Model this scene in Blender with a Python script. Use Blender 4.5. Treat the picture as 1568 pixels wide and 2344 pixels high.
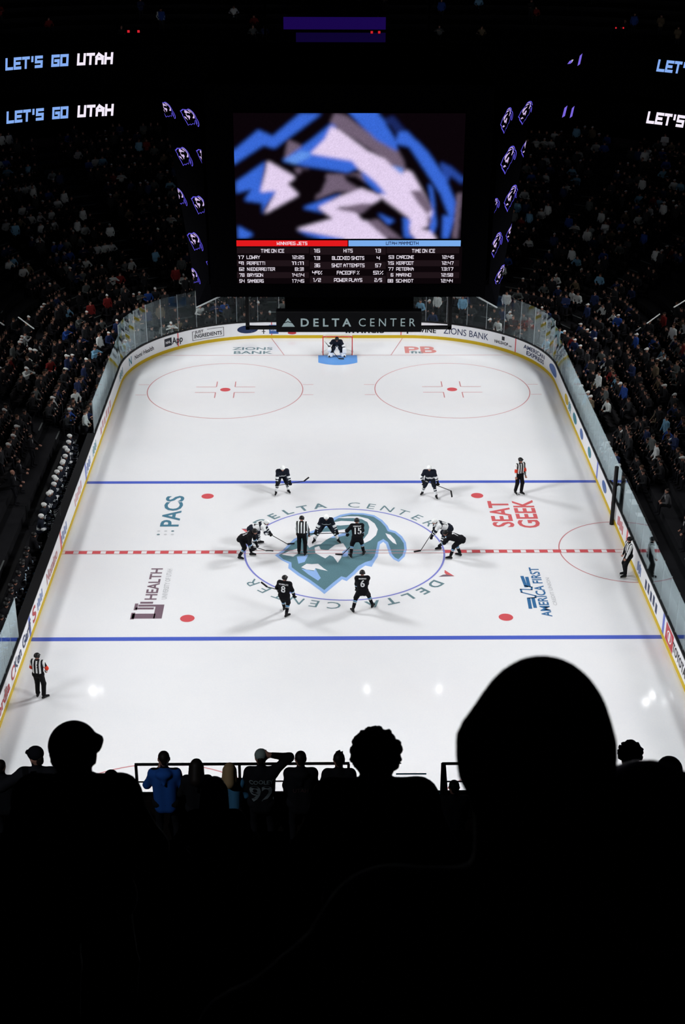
import bpy, math, random
import numpy as np
from mathutils import Vector, Matrix
for o in list(bpy.data.objects): bpy.data.objects.remove(o)
SC = bpy.context.scene
COL = SC.collection
rng = random.Random(11)
nrng = np.random.default_rng(5)
PI = math.pi
FT = 0.3048
# ------------------------------------------------------------------ camera
FPX = 3288.53
CAM = np.array([-1.0892, -58.7303, 30.0962]); PIT, YAW, ROLL = .4458, .0168, -.0046
def ray(x, y):
    a = (x-784)/FPX; b = -(y-1172)/FPX
    c, s = math.cos(-ROLL), math.sin(-ROLL); a, b = c*a-s*b, s*a+c*b
    c, s = math.cos(PIT), math.sin(PIT); yy = c+s*b; zz = -s+c*b
    c, s = math.cos(-YAW), math.sin(-YAW)
    return np.array([c*a-s*yy, s*a+c*yy, zz])
def atY(x, y, Y): d = ray(x, y); return CAM+d*(Y-CAM[1])/d[1]
def atZ(x, y, Z): d = ray(x, y); return CAM+d*(Z-CAM[2])/d[2]
def atD(x, y, D): return CAM+ray(x, y)*D
def proj(P):
    d = np.asarray(P, float)-CAM
    c, s = math.cos(YAW), math.sin(YAW); x = c*d[0]-s*d[1]; y = s*d[0]+c*d[1]; z = d[2]
    c, s = math.cos(PIT), math.sin(PIT); fw = c*y-s*z; up = s*y+c*z
    c, s = math.cos(ROLL), math.sin(ROLL); x, up = c*x-s*up, s*x+c*up
    return 784+FPX*x/fw, 1172-FPX*up/fw, fw
cam = bpy.data.cameras.new('camera'); camo = bpy.data.objects.new('camera', cam); COL.objects.link(camo)
cam.sensor_fit = 'VERTICAL'; cam.sensor_height = 36.0; cam.sensor_width = 36.0*1568/2344
cam.lens = 36.0*FPX/2344; cam.clip_start = .05; cam.clip_end = 400
fw = Vector(ray(784, 1172)).normalized(); up = Vector(ray(784, 1172-FPX)-ray(784, 1172)).normalized(); rt = fw.cross(up)
camo.matrix_world = Matrix(((rt.x, up.x, -fw.x, CAM[0]), (rt.y, up.y, -fw.y, CAM[1]), (rt.z, up.z, -fw.z, CAM[2]), (0, 0, 0, 1)))
cam.dof.use_dof = True; cam.dof.focus_distance = 62; cam.dof.aperture_fstop = 11
SC.camera = camo
# ------------------------------------------------------------------ world, exposure
w = bpy.data.worlds.new('arena_dark'); SC.world = w; w.use_nodes = True
bg = w.node_tree.nodes['Background']; bg.inputs[0].default_value = (.28, .24, 1, 1); bg.inputs[1].default_value = .0021
SC.view_settings.view_transform = 'Standard'; SC.view_settings.look = 'None'
SC.cycles.max_bounces = 7; SC.cycles.diffuse_bounces = 3; SC.cycles.glossy_bounces = 3; SC.cycles.transparent_max_bounces = 12; SC.cycles.caustics_reflective = False; SC.cycles.caustics_refractive = False
SC.view_settings.exposure = 0; SC.view_settings.gamma = 1; SC.view_settings.use_curve_mapping = False
# ------------------------------------------------------------------ rink floodlights (two rows above the side stands)
LIGHT_POWER = 1.0
def spots():
    half = math.radians(10.0); blend = 1.0
    L = []
    for sx in (-1, 1):
        for y in np.linspace(-32, 32, 5):
            for ax in (-9, 0, 9):
                for oy in (-24, -12, 0, 12, 24):
                    if abs(y+oy) <= 29: L.append((np.array([sx*31., y, 28.]), np.array([ax, y+oy, 0.])))
    gx, gy = np.meshgrid(np.linspace(-20, 20, 41), np.linspace(-38, 38, 77))
    P = np.stack([gx.ravel(), gy.ravel(), 0*gx.ravel()], 1)
    qx = np.maximum(np.abs(P[:, 0])-(12.95-8.53), 0); qy = np.maximum(np.abs(P[:, 1])-(30.48-8.53), 0)
    dist = np.hypot(qx, qy)-8.53
    ins = dist < 0
    A = []
    for p, t in L:
        ax = (t-p)/np.linalg.norm(t-p); d = P-p; r = np.linalg.norm(d, axis=1); u = d/r[:, None]
        c = u@ax; s = np.clip((c-math.cos(half))/((1-math.cos(half))*blend), 0, 1); s = s*s*(3-2*s)
        A.append(s*-u[:, 2]/r**2*1e3)
    A = np.array(A).T
    wt = np.where(ins, 1., np.where(dist < 1.5, 0., .25))
    b = ins*1.
    Aw = A*wt[:, None]; bw = b*wt
    G = Aw.T@Aw; G += .003*np.trace(G)/len(G)*np.eye(len(G)); g = Aw.T@bw; x = np.ones(len(L))*.3; st = 1/np.linalg.norm(G, 2)
    for _ in range(4000): x = np.maximum(x-st*(G@x-g), 0)
    for (p, t), e in zip(L, x):
        if e < 1e-3: continue
        l = bpy.data.lights.new('rink_floodlight', 'SPOT'); o = bpy.data.objects.new('rink_floodlight', l); COL.objects.link(o)
        l.energy = e*45000*LIGHT_POWER; l.spot_size = 2*half; l.spot_blend = blend; l.shadow_soft_size = 4.0; l.color = (1, 1, 1)
        o.location = p; o.rotation_euler = Vector(t-p).to_track_quat('-Z', 'Y').to_euler()
spots()
def lamp(name, loc, tgt, energy, size, blend, color, rad=.1):
    l = bpy.data.lights.new(name, 'SPOT'); o = bpy.data.objects.new(name, l); COL.objects.link(o)
    l.energy = energy; l.spot_size = size; l.spot_blend = blend; l.color = color; l.shadow_soft_size = rad
    o.location = loc; o.rotation_euler = (Vector(tgt)-Vector(loc)).to_track_quat('-Z', 'Y').to_euler(); return o
# a dim aisle lamp over the rail of the upper deck
lamp('aisle_lamp', (-7.5, -47.5, 24.5), (-3.4, -41.6, 17.0), 700, math.radians(50), .8, (.85, .92, 1))

# ------------------------------------------------------------------ materials
def lin(c):
    return tuple((v/12.92 if v <= .04045 else ((v+.055)/1.055)**2.4) for v in c)
def s8(r, g, b): return lin((r/255, g/255, b/255))
MATS = {}
def mat(name, col, rough=.6, spec=.3, emit=0, noise=0, nscale=20, metal=0):
    if name in MATS: return MATS[name]
    m = bpy.data.materials.new(name); m.use_nodes = True; nt = m.node_tree; b = nt.nodes['Principled BSDF']
    b.inputs['Base Color'].default_value = (*col, 1); b.inputs['Roughness'].default_value = rough
    b.inputs['Specular IOR Level'].default_value = spec; b.inputs['Metallic'].default_value = metal
    if emit:
        b.inputs['Emission Color'].default_value = (*col, 1); b.inputs['Emission Strength'].default_value = emit
    if noise:
        tc = nt.nodes.new('ShaderNodeTexCoord'); n = nt.nodes.new('ShaderNodeTexNoise'); n.inputs['Scale'].default_value = nscale
        n.inputs['Detail'].default_value = 4
        mx = nt.nodes.new('ShaderNodeMix'); mx.data_type = 'RGBA'
        mx.inputs[6].default_value = (*[c*(1-noise) for c in col], 1); mx.inputs[7].default_value = (*[min(1, c*(1+noise)) for c in col], 1)
        nt.links.new(tc.outputs['Object'], n.inputs['Vector']); nt.links.new(n.outputs[0], mx.inputs[0]); nt.links.new(mx.outputs[2], b.inputs['Base Color'])
    MATS[name] = m; return m
def emat(name, col, strength=1):
    if name in MATS: return MATS[name]
    m = bpy.data.materials.new(name); m.use_nodes = True; nt = m.node_tree; nt.nodes.clear()
    e = nt.nodes.new('ShaderNodeEmission'); e.inputs[0].default_value = (*col, 1); e.inputs[1].default_value = strength
    o = nt.nodes.new('ShaderNodeOutputMaterial'); nt.links.new(e.outputs[0], o.inputs[0]); MATS[name] = m; return m
def ice_mat():
    m = mat('ice', (.80, .805, .83), .055, .35); nt = m.node_tree; b = nt.nodes['Principled BSDF']
    tc = nt.nodes.new('ShaderNodeTexCoord')
    n = nt.nodes.new('ShaderNodeTexNoise'); n.inputs['Scale'].default_value = .35; n.inputs['Detail'].default_value = 8; n.inputs['Roughness'].default_value = .75
    n2 = nt.nodes.new('ShaderNodeTexNoise'); n2.inputs['Scale'].default_value = 14; n2.inputs['Detail'].default_value = 5
    ad = nt.nodes.new('ShaderNodeMath'); ad.operation = 'ADD'; ml = nt.nodes.new('ShaderNodeMath'); ml.operation = 'MULTIPLY'; ml.inputs[1].default_value = .5
    r = nt.nodes.new('ShaderNodeValToRGB'); r.color_ramp.elements[0].position = .3; r.color_ramp.elements[1].position = .7
    r.color_ramp.elements[0].color = (.77, .785, .825, 1); r.color_ramp.elements[1].color = (.83, .83, .845, 1)
    nt.links.new(tc.outputs['Object'], n.inputs['Vector']); nt.links.new(tc.outputs['Object'], n2.inputs['Vector'])
    nt.links.new(n.outputs[0], ad.inputs[0]); nt.links.new(n2.outputs[0], ad.inputs[1]); nt.links.new(ad.outputs[0], ml.inputs[0])
    nt.links.new(ml.outputs[0], r.inputs[0]); nt.links.new(r.outputs[0], b.inputs['Base Color'])
    return m
def glass_mat():
    m = bpy.data.materials.new('clear_glass'); m.use_nodes = True; nt = m.node_tree; nt.nodes.clear()
    t = nt.nodes.new('ShaderNodeBsdfTransparent'); t.inputs[0].default_value = (.97, .985, .985, 1)
    g = nt.nodes.new('ShaderNodeBsdfGlossy'); g.inputs['Color'].default_value = (.74, .88, .92, 1); g.inputs['Roughness'].default_value = .04
    lw = nt.nodes.new('ShaderNodeLayerWeight'); lw.inputs[0].default_value = .5
    pw = nt.nodes.new('ShaderNodeMath'); pw.operation = 'POWER'; pw.inputs[1].default_value = 3.2
    f = nt.nodes.new('ShaderNodeMath'); f.operation = 'MULTIPLY_ADD'; f.inputs[1].default_value = .985; f.inputs[2].default_value = .010
    nt.links.new(lw.outputs['Facing'], pw.inputs[0]); nt.links.new(pw.outputs[0], f.inputs[0])
    mx = nt.nodes.new('ShaderNodeMixShader'); o = nt.nodes.new('ShaderNodeOutputMaterial')
    nt.links.new(f.outputs[0], mx.inputs[0]); nt.links.new(t.outputs[0], mx.inputs[1]); nt.links.new(g.outputs[0], mx.inputs[2]); nt.links.new(mx.outputs[0], o.inputs[0])
    return m
def objcol_mat(name, rough=.85):
    m = mat(name, (1, 1, 1), rough, .15); nt = m.node_tree
    oi = nt.nodes.new('ShaderNodeObjectInfo'); tc = nt.nodes.new('ShaderNodeTexCoord'); n = nt.nodes.new('ShaderNodeTexNoise'); n.inputs['Scale'].default_value = 9
    mr = nt.nodes.new('ShaderNodeMapRange'); mr.inputs[3].default_value = .6; mr.inputs[4].default_value = 1.3
    mx = nt.nodes.new('ShaderNodeVectorMath'); mx.operation = 'SCALE'
    nt.links.new(tc.outputs['Object'], n.inputs['Vector']); nt.links.new(n.outputs[0], mr.inputs[0]); nt.links.new(mr.outputs[0], mx.inputs['Scale'])
    nt.links.new(oi.outputs['Color'], mx.inputs[0]); nt.links.new(mx.outputs[0], nt.nodes['Principled BSDF'].inputs['Base Color'])
    return m
def stripe_mat():
    m = mat('referee_stripes', (.8, .8, .8), .8, .15); nt = m.node_tree
    tc = nt.nodes.new('ShaderNodeTexCoord'); sp = nt.nodes.new('ShaderNodeSeparateXYZ')
    a = nt.nodes.new('ShaderNodeMath'); a.operation = 'MULTIPLY'; a.inputs[1].default_value = 1/.128
    fr = nt.nodes.new('ShaderNodeMath'); fr.operation = 'FRACT'; ad = nt.nodes.new('ShaderNodeMath'); ad.operation = 'ADD'; ad.inputs[1].default_value = 50.25
    gt = nt.nodes.new('ShaderNodeMath'); gt.operation = 'GREATER_THAN'; gt.inputs[1].default_value = .5
    mx = nt.nodes.new('ShaderNodeMix'); mx.data_type = 'RGBA'; mx.inputs[6].default_value = (.78, .8, .8, 1); mx.inputs[7].default_value = (.006, .006, .008, 1)
    L = nt.links.new
    L(tc.outputs['Object'], sp.inputs[0]); L(sp.outputs[0], a.inputs[0]); L(a.outputs[0], ad.inputs[0]); L(ad.outputs[0], fr.inputs[0]); L(fr.outputs[0], gt.inputs[0]); L(gt.outputs[0], mx.inputs[0])
    L(mx.outputs[2], nt.nodes['Principled BSDF'].inputs['Base Color'])
    return m
def vcol_emat():
    m = bpy.data.materials.new('video_screen'); m.use_nodes = True; nt = m.node_tree; nt.nodes.clear()
    a = nt.nodes.new('ShaderNodeVertexColor'); a.layer_name = 'video'
    e = nt.nodes.new('ShaderNodeEmission'); o = nt.nodes.new('ShaderNodeOutputMaterial')
    nt.links.new(a.outputs[0], e.inputs[0]); nt.links.new(e.outputs[0], o.inputs[0]); return m
ICE = ice_mat(); GLASS = glass_mat(); STRIPES = stripe_mat(); SHIRT = objcol_mat('spectator_top')
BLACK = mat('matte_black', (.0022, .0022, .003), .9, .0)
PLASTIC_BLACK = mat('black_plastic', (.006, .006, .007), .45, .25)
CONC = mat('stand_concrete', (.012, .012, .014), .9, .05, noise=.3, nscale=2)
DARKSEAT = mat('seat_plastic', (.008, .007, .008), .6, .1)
WHITEBOARD = mat('board_white', (.78, .79, .82), .35, .4, noise=.03, nscale=3)
YELLOW = mat('kick_yellow', s8(196, 166, 22), .5, .3)
RED = mat('line_red', s8(208, 88, 94), .3, .3, noise=.12, nscale=30)
REDSOFT = mat('thin_line_red', s8(196, 130, 134), .3, .3)
BLUE = mat('line_blue', s8(80, 100, 194), .3, .3, noise=.15, nscale=20)
BLUESOFT = mat('circle_blue', s8(124, 130, 205), .3, .3)
CREASE = mat('crease_blue', s8(95, 155, 225), .3, .3, noise=.08, nscale=12)
SLATE = mat('logo_slate', s8(90, 124, 134), .3, .3, noise=.35, nscale=22)
HALO = mat('logo_light_blue', s8(142, 176, 226), .3, .3, noise=.1, nscale=12)
ICEWHITE = mat('logo_white', (.78, .78, .82), .3, .3)
TEAL = mat('ice_letters_teal', s8(78, 124, 146), .3, .3, noise=.2, nscale=14)
TEALGREY = mat('ice_letters_grey_teal', s8(104, 132, 140), .3, .3, noise=.25, nscale=20)
MAROON = mat('ice_letters_maroon', s8(120, 100, 112), .3, .3, noise=.2, nscale=14)
GREYTXT = mat('ice_letters_grey', s8(190, 192, 196), .3, .3)
REDTXT = mat('ice_letters_red', s8(208, 98, 102), .3, .3, noise=.15, nscale=14)
BLUETXT = mat('ice_letters_blue', s8(58, 108, 156), .3, .3, noise=.15, nscale=14)
ADBLACK = mat('advert_black', s8(28, 32, 42), .4, .3)
ADNAVY = mat('advert_navy', s8(26, 44, 84), .4, .3)
ADBLUE = mat('advert_blue', s8(60, 96, 160), .4, .3)
ADRED = mat('advert_red', s8(178, 52, 58), .4, .3)
ADTEAL = mat('advert_teal', s8(30, 120, 140), .4, .3)
ADPALE = mat('advert_pale_red', s8(190, 130, 134), .4, .3)
SKIN = mat('skin', (.40, .20, .145), .6, .25)
EYE = mat('eye_dark', (.02, .015, .012), .4, .3)
HAIR = mat('dark_hair', (.012, .008, .006), .6, .2)
STEEL = mat('skate_steel', (.55, .57, .6), .25, .5, metal=1)
ALU = mat('aluminium', (.35, .38, .40), .35, .5)
NET = mat('net_cord', (.72, .74, .74), .8, .1)
POSTRED = mat('goal_red', s8(196, 30, 34), .4, .4)

# ------------------------------------------------------------------ object helpers
def tag(o, label=None, cat=None, group=None, kind=None):
    if label: o['label'] = label
    if cat: o['category'] = cat
    if group: o['group'] = group
    if kind: o['kind'] = kind
    return o
def link(o, parent=None):
    COL.objects.link(o)
    if parent is not None: o.parent = parent
    return o
def empty(name, loc=(0, 0, 0), rz=0):
    o = bpy.data.objects.new(name, None); o.location = loc; o.rotation_euler = (0, 0, rz); o.empty_display_size = .2; return link(o)
def mk(name, V, F, mats, parent=None, mi=None, smooth=False):
    me = bpy.data.meshes.new(name); V = np.asarray(V, float)
    if isinstance(F, np.ndarray) and F.ndim == 2:
        n, k = F.shape
        me.vertices.add(len(V)); me.vertices.foreach_set('co', V.ravel())
        me.loops.add(n*k); me.loops.foreach_set('vertex_index', F.ravel().astype(np.int32))
        me.polygons.add(n); me.polygons.foreach_set('loop_start', (np.arange(n)*k).astype(np.int32)); me.polygons.foreach_set('loop_total', np.full(n, k, np.int32))
        me.update(calc_edges=True)
    else:
        me.from_pydata([tuple(v) for v in V], [], [tuple(int(i) for i in f) for f in F])
    if not isinstance(mats, (list, tuple)): mats = [mats]
    for m in mats: me.materials.append(m)
    if mi is not None: me.polygons.foreach_set('material_index', np.asarray(mi, np.int32))
    if smooth: me.polygons.foreach_set('use_smooth', np.ones(len(me.polygons), bool))
    me.validate(); me.update()
    return link(bpy.data.objects.new(name, me), parent)
def copyo(o, parent=None):
    c = o.copy(); return link(c, parent)
class MB:
    def __init__(s): s.V = []; s.F = []; s.M = []
    def add(s, V, F, m=0):
        b = len(s.V); s.V += [tuple(v) for v in V]; s.F += [tuple(i+b for i in f) for f in F]; s.M += [m]*len(F); return s
    def box(s, x0, x1, y0, y1, z0, z1, m=0):
        V = [(x, y, z) for z in (z0, z1) for y in (y0, y1) for x in (x0, x1)]
        return s.add(V, [(0, 2, 3, 1), (4, 5, 7, 6), (0, 1, 5, 4), (2, 6, 7, 3), (0, 4, 6, 2), (1, 3, 7, 5)], m)
    def hexa(s, V, m=0):     # 4 bottom corners then 4 top corners
        return s.add(V, [(3, 2, 1, 0), (4, 5, 6, 7), (0, 1, 5, 4), (1, 2, 6, 5), (2, 3, 7, 6), (3, 0, 4, 7)], m)
    def tube(s, a, b, r, r2=None, n=8, m=0, cap=True):
        a = np.asarray(a, float); b = np.asarray(b, float); r2 = r if r2 is None else r2
        d = (b-a)/np.linalg.norm(b-a); u = np.cross(d, (0, 0, 1) if abs(d[2]) < .9 else (1, 0, 0)); u /= np.linalg.norm(u); v = np.cross(d, u)
        V = [p+rr*(math.cos(t)*u+math.sin(t)*v) for p, rr in ((a, r), (b, r2)) for t in np.arange(n)*2*PI/n]
        F = [(i, (i+1) % n, n+(i+1) % n, n+i) for i in range(n)]
        if cap: F += [tuple(range(n-1, -1, -1)), tuple(range(n, 2*n))]
        return s.add(V, F, m)
    def path(s, P, r, n=8, m=0):
        for a, b in zip(P[:-1], P[1:]): s.tube(a, b, r, n=n, m=m)
        return s
    def build(s, name, mats, parent=None, smooth=False): return mk(name, s.V, s.F, mats, parent, s.M, smooth)

# ------------------------------------------------------------------ lettering (glyph meshes laid out by hand)
GLY = {}
def glyphs():
    dg = []
    chars = sorted(set("ABCDEFGHIJKLMNOPQRSTUVWXYZabcdefghijklmnopqrstuvwxyz0123456789'.:/%"))
    for bold in (0, 1):
        for c in chars:
            for k, t in ((0, c), (1, 'H'+c+'H')):
                cu = bpy.data.curves.new('g', 'FONT'); cu.body = t; cu.size = 1; cu.resolution_u = 3; cu.offset = .022 if bold else 0
                o = bpy.data.objects.new('g', cu); COL.objects.link(o); dg.append((bold, c, k, o))
    for bold in (0, 1):
        cu = bpy.data.curves.new('g', 'FONT'); cu.body = 'HH'; cu.offset = .022 if bold else 0; cu.resolution_u = 3
        o = bpy.data.objects.new('g', cu); COL.objects.link(o); dg.append((bold, 'HH', 0, o))
    dep = bpy.context.evaluated_depsgraph_get(); dep.update(); tmp = {}
    for bold, c, k, o in dg:
        me = o.evaluated_get(dep).to_mesh()
        V = np.array([v.co[:2] for v in me.vertices]); F = [tuple(p.vertices) for p in me.polygons]
        tmp[bold, c, k] = (V, F); o.evaluated_get(dep).to_mesh_clear()
    for bold in (0, 1):
        w = lambda a: a[:, 0].max()-a[:, 0].min()
        capH = tmp[bold, 'H', 0][0][:, 1]; cap = capH.max(); hh = w(tmp[bold, 'HH', 0][0])
        for c in chars:
            V, F = tmp[bold, c, 0]
            GLY[bold, c] = (V/cap, F, (w(tmp[bold, c, 1][0])-hh)/cap)
        GLY[bold, ' '] = (np.zeros((0, 2)), [], .42)
    for _, _, _, o in dg:
        cu = o.data; bpy.data.objects.remove(o); bpy.data.curves.remove(cu)
glyphs()
def text2d(s, bold=0, sp=0, cond=1.0, shear=0):
    """cap height 1, starts at x=0; returns V, F, width"""
    V = []; F = []; x = 0; n = 0
    for c in s:
        g, f, a = GLY[bold, c]
        if len(g):
            V.append(np.stack([g[:, 0]*cond+x+shear*g[:, 1], g[:, 1]], 1)); F += [tuple(i+n for i in q) for q in f]; n += len(g)
        x += a*cond+sp
    return (np.concatenate(V), F, x-sp)
BLK = {}
for line in """A:00 04 26 64 60|03 63;B:00 06 56 64 53 03|53 62 60 00;C:66 06 00 60;D:00 06 46 64 62 40 00;E:66 06 00 60|03 53;F:66 06 00|03 53;G:66 06 00 60 63 33
H:00 06|60 66|03 63;I:30 36;J:66 60 00 02;K:00 06|66 33 60|03 33;L:06 00 60;M:00 06 33 66 60;N:00 06 60 66;O:00 06 66 60 00;P:00 06 66 62 02;Q:00 06 66 60 00|42 60
R:00 06 66 63 03|33 60;S:66 06 03 63 60 00;T:06 66|36 30;U:06 00 60 66;V:06 30 66;W:06 00 33 60 66;X:00 66|06 60;Y:06 33 66|33 30;Z:06 66 00 60
0:00 06 66 60 00;1:16 36 30;2:06 66 63 03 00 60;3:06 66 60 00|63 13;4:06 03 63|66 60;5:66 06 03 63 60 00;6:66 06 00 60 63 03;7:06 66 30;8:00 06 66 60 00|03 63;9:60 66 06 03 63;/:00 66;%:00 66|05 16|50 61;::30 31|34 35;':36 34;.:30 31;-:13 53;_:""".replace('\n', ';').split(';'):
    if line.startswith('::'): BLK[':'] = [['30', '31'], ['34', '35']]; continue
    k, v = line[0], line[2:]
    BLK[k] = [q.split() for q in v.split('|') if q]
def blk2d(s, wt=1.25, wid=.72, sp=.28, shear=0):
    """square techno lettering, cap height 1"""
    V = []; F = []; x = 0; h = wt/2/7.25
    for c in s:
        if c == ' ': x += wid*.55; continue
        cw = wid*.35 if c in "I1:.'" else wid
        for st in BLK[c]:
            P = [np.array([(int(q[0])-(3 if c in "I1:.'" else 0))/6*wid+(cw/2-0 if c in "I1:.'" else 0), int(q[1])/6]) for q in st]
            P = [np.array([p[0], h+p[1]*(1-2*h)]) for p in P]
            for a, b in zip(P[:-1], P[1:]):
                d = b-a; L = np.linalg.norm(d); d = d/L if L else np.array([1., 0]); nrm = np.array([-d[1], d[0]]); a2 = a-d*h*.98; b2 = b+d*h*.98
                n = len(V); V += [a2-nrm*h+(x, 0), b2-nrm*h+(x, 0), b2+nrm*h+(x, 0), a2+nrm*h+(x, 0)]; F.append((n, n+1, n+2, n+3))
        x += cw+sp
    V = np.array(V); V[:, 0] += shear*V[:, 1]
    return V, F, x-sp
def place2d(V, org, ux, uy, off=(0, 0, 0)):
    V = np.asarray(V); return np.asarray(org)+V[:, :1]*np.asarray(ux)+V[:, 1:2]*np.asarray(uy)+np.asarray(off)

# ------------------------------------------------------------------ signed-distance bodies
def cap(a, b, ra, rb=None, m=0, paint=None): return dict(t='c', a=np.array(a, float), b=np.array(b, float), ra=ra, rb=ra if rb is None else rb, m=m, paint=paint)
def ell(c, r, m=0, R=None): return dict(t='e', c=np.array(c, float), r=np.array(r, float), R=R, m=m, paint=None)
def sdist(p, P):
    if p['t'] == 'c':
        ba = p['b']-p['a']; L = ba@ba
        t = np.clip(((P-p['a'])@ba)/L if L > 1e-12 else np.zeros(P.shape[:-1]), 0, 1)
        d = np.linalg.norm(P-p['a']-t[..., None]*ba, axis=-1)-(p['ra']+(p['rb']-p['ra'])*t)
        return d, t
    q = P-p['c']
    if p['R'] is not None: q = q@p['R']
    k0 = np.linalg.norm(q/p['r'], axis=-1); k1 = np.linalg.norm(q/p['r']**2, axis=-1)+1e-9
    return k0*(k0-1)/k1, None
def pbox(p):
    if p['t'] == 'c': r = max(p['ra'], p['rb']); return np.minimum(p['a'], p['b'])-r, np.maximum(p['a'], p['b'])+r
    r = p['r'].max() if p['R'] is not None else p['r']; return p['c']-r, p['c']+r
def field(prims, P, k):
    d = None
    for p in prims:
        e = sdist(p, P)[0]
        if d is None: d = e
        else:
            h = np.maximum(k-np.abs(d-e), 0)/k; d = np.minimum(d, e)-h*h*k/4
    return d
def sdf_mesh(prims, h=.02, k=.04):
    lo = np.min([pbox(p)[0] for p in prims], 0)-3*h; hi = np.max([pbox(p)[1] for p in prims], 0)+3*h
    n = np.ceil((hi-lo)/h).astype(int)+1
    ax = [lo[i]+np.arange(n[i])*h for i in range(3)]
    D = np.full(n, 9.)
    for p in prims:
        a, b = pbox(p); mg = 2.5*h+k
        i0 = np.maximum(np.floor((a-mg-lo)/h).astype(int), 0); i1 = np.minimum(np.ceil((b+mg-lo)/h).astype(int)+1, n)
        sl = tuple(slice(i0[q], i1[q]) for q in range(3))
        G = np.stack(np.meshgrid(*[ax[q][sl[q]] for q in range(3)], indexing='ij'), -1)
        e = sdist(p, G)[0]; d = D[sl]; hh = np.maximum(k-np.abs(d-e), 0)/k
        D[sl] = np.minimum(d, e)-hh*hh*k/4
    S = D < 0
    nc = n-1
    acc = np.zeros((*nc, 3)); cnt = np.zeros(nc)
    offs = [(i, j, l) for i in (0, 1) for j in (0, 1) for l in (0, 1)]
    def sub(A, o): return A[o[0]:o[0]+nc[0], o[1]:o[1]+nc[1], o[2]:o[2]+nc[2]]
    for o in offs:
        for axis in range(3):
            if o[axis]: continue
            o2 = list(o); o2[axis] = 1
            d0 = sub(D, o); d1 = sub(D, o2); m = (d0 < 0) != (d1 < 0)
            t = np.where(m, d0/np.where(m, d0-d1, 1), 0)
            for c in range(3):
                acc[..., c] += m*((t if c == axis else 0)+(o[c] if c != axis else 0))
            cnt += m
    act = cnt > 0
    idx = -np.ones(nc, int); idx[act] = np.arange(act.sum())
    ijk = np.argwhere(act)
    V = lo+h*(ijk+acc[act]/cnt[act][:, None])
    F = []
    for axis in range(3):
        b_, c_ = (axis+1) % 3, (axis+2) % 3
        s0 = [slice(1, -1)]*3; s0[axis] = slice(0, -1); s1 = list(s0); s1[axis] = slice(1, None)
        A = S[tuple(s0)]; B = S[tuple(s1)]
        for flip, msk in ((False, A & ~B), (True, ~A & B)):
            e = np.argwhere(msk)
            if not len(e): continue
            e = e+1; e[:, axis] -= 1
            def cell(db, dc):
                q = e.copy(); q[:, b_] -= db; q[:, c_] -= dc; return idx[q[:, 0], q[:, 1], q[:, 2]]
            quad = np.stack([cell(1, 1), cell(0, 1), cell(0, 0), cell(1, 0)], 1)
            F.append(quad[:, ::-1] if flip else quad)
    F = np.concatenate(F)
    C = V[F].mean(1)
    ds = []; ts = []
    for p in prims:
        d, t = sdist(p, C); ds.append(d); ts.append(t)
    arg = np.argmin(ds, 0); mi = np.zeros(len(F), int)
    for i, p in enumerate(prims):
        m = arg == i
        if not m.any(): continue
        if p['paint'] is not None: mi[m] = [p['paint'](ts[i][q], C[q]) for q in np.where(m)[0]]
        else: mi[m] = p['m']
    return V, F, mi
def sdf_obj(name, prims, mats, h=.02, k=.04, parent=None):
    V, F, mi = sdf_mesh(prims, h, k); return mk(name, V, F, mats, parent, mi, True)
def ik(a, b, l1, l2, pole):
    a = np.array(a, float); b = np.array(b, float); d = b-a; L = np.linalg.norm(d)
    if L > (l1+l2)*.999: b = a+d/L*(l1+l2)*.999; d = b-a; L = np.linalg.norm(d)
    u = d/L; x = (l1*l1-l2*l2+L*L)/(2*L); hh = math.sqrt(max(l1*l1-x*x, 0))
    p = np.array(pole, float); p = p-u*(p@u); p /= np.linalg.norm(p)+1e-9
    return a+u*x+p*hh, b
def rotz(v, a): c, s = math.cos(a), math.sin(a); return np.array([c*v[0]-s*v[1], s*v[0]+c*v[1], v[2]])
def nrm(v): v = np.asarray(v, float); return v/np.linalg.norm(v)
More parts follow.
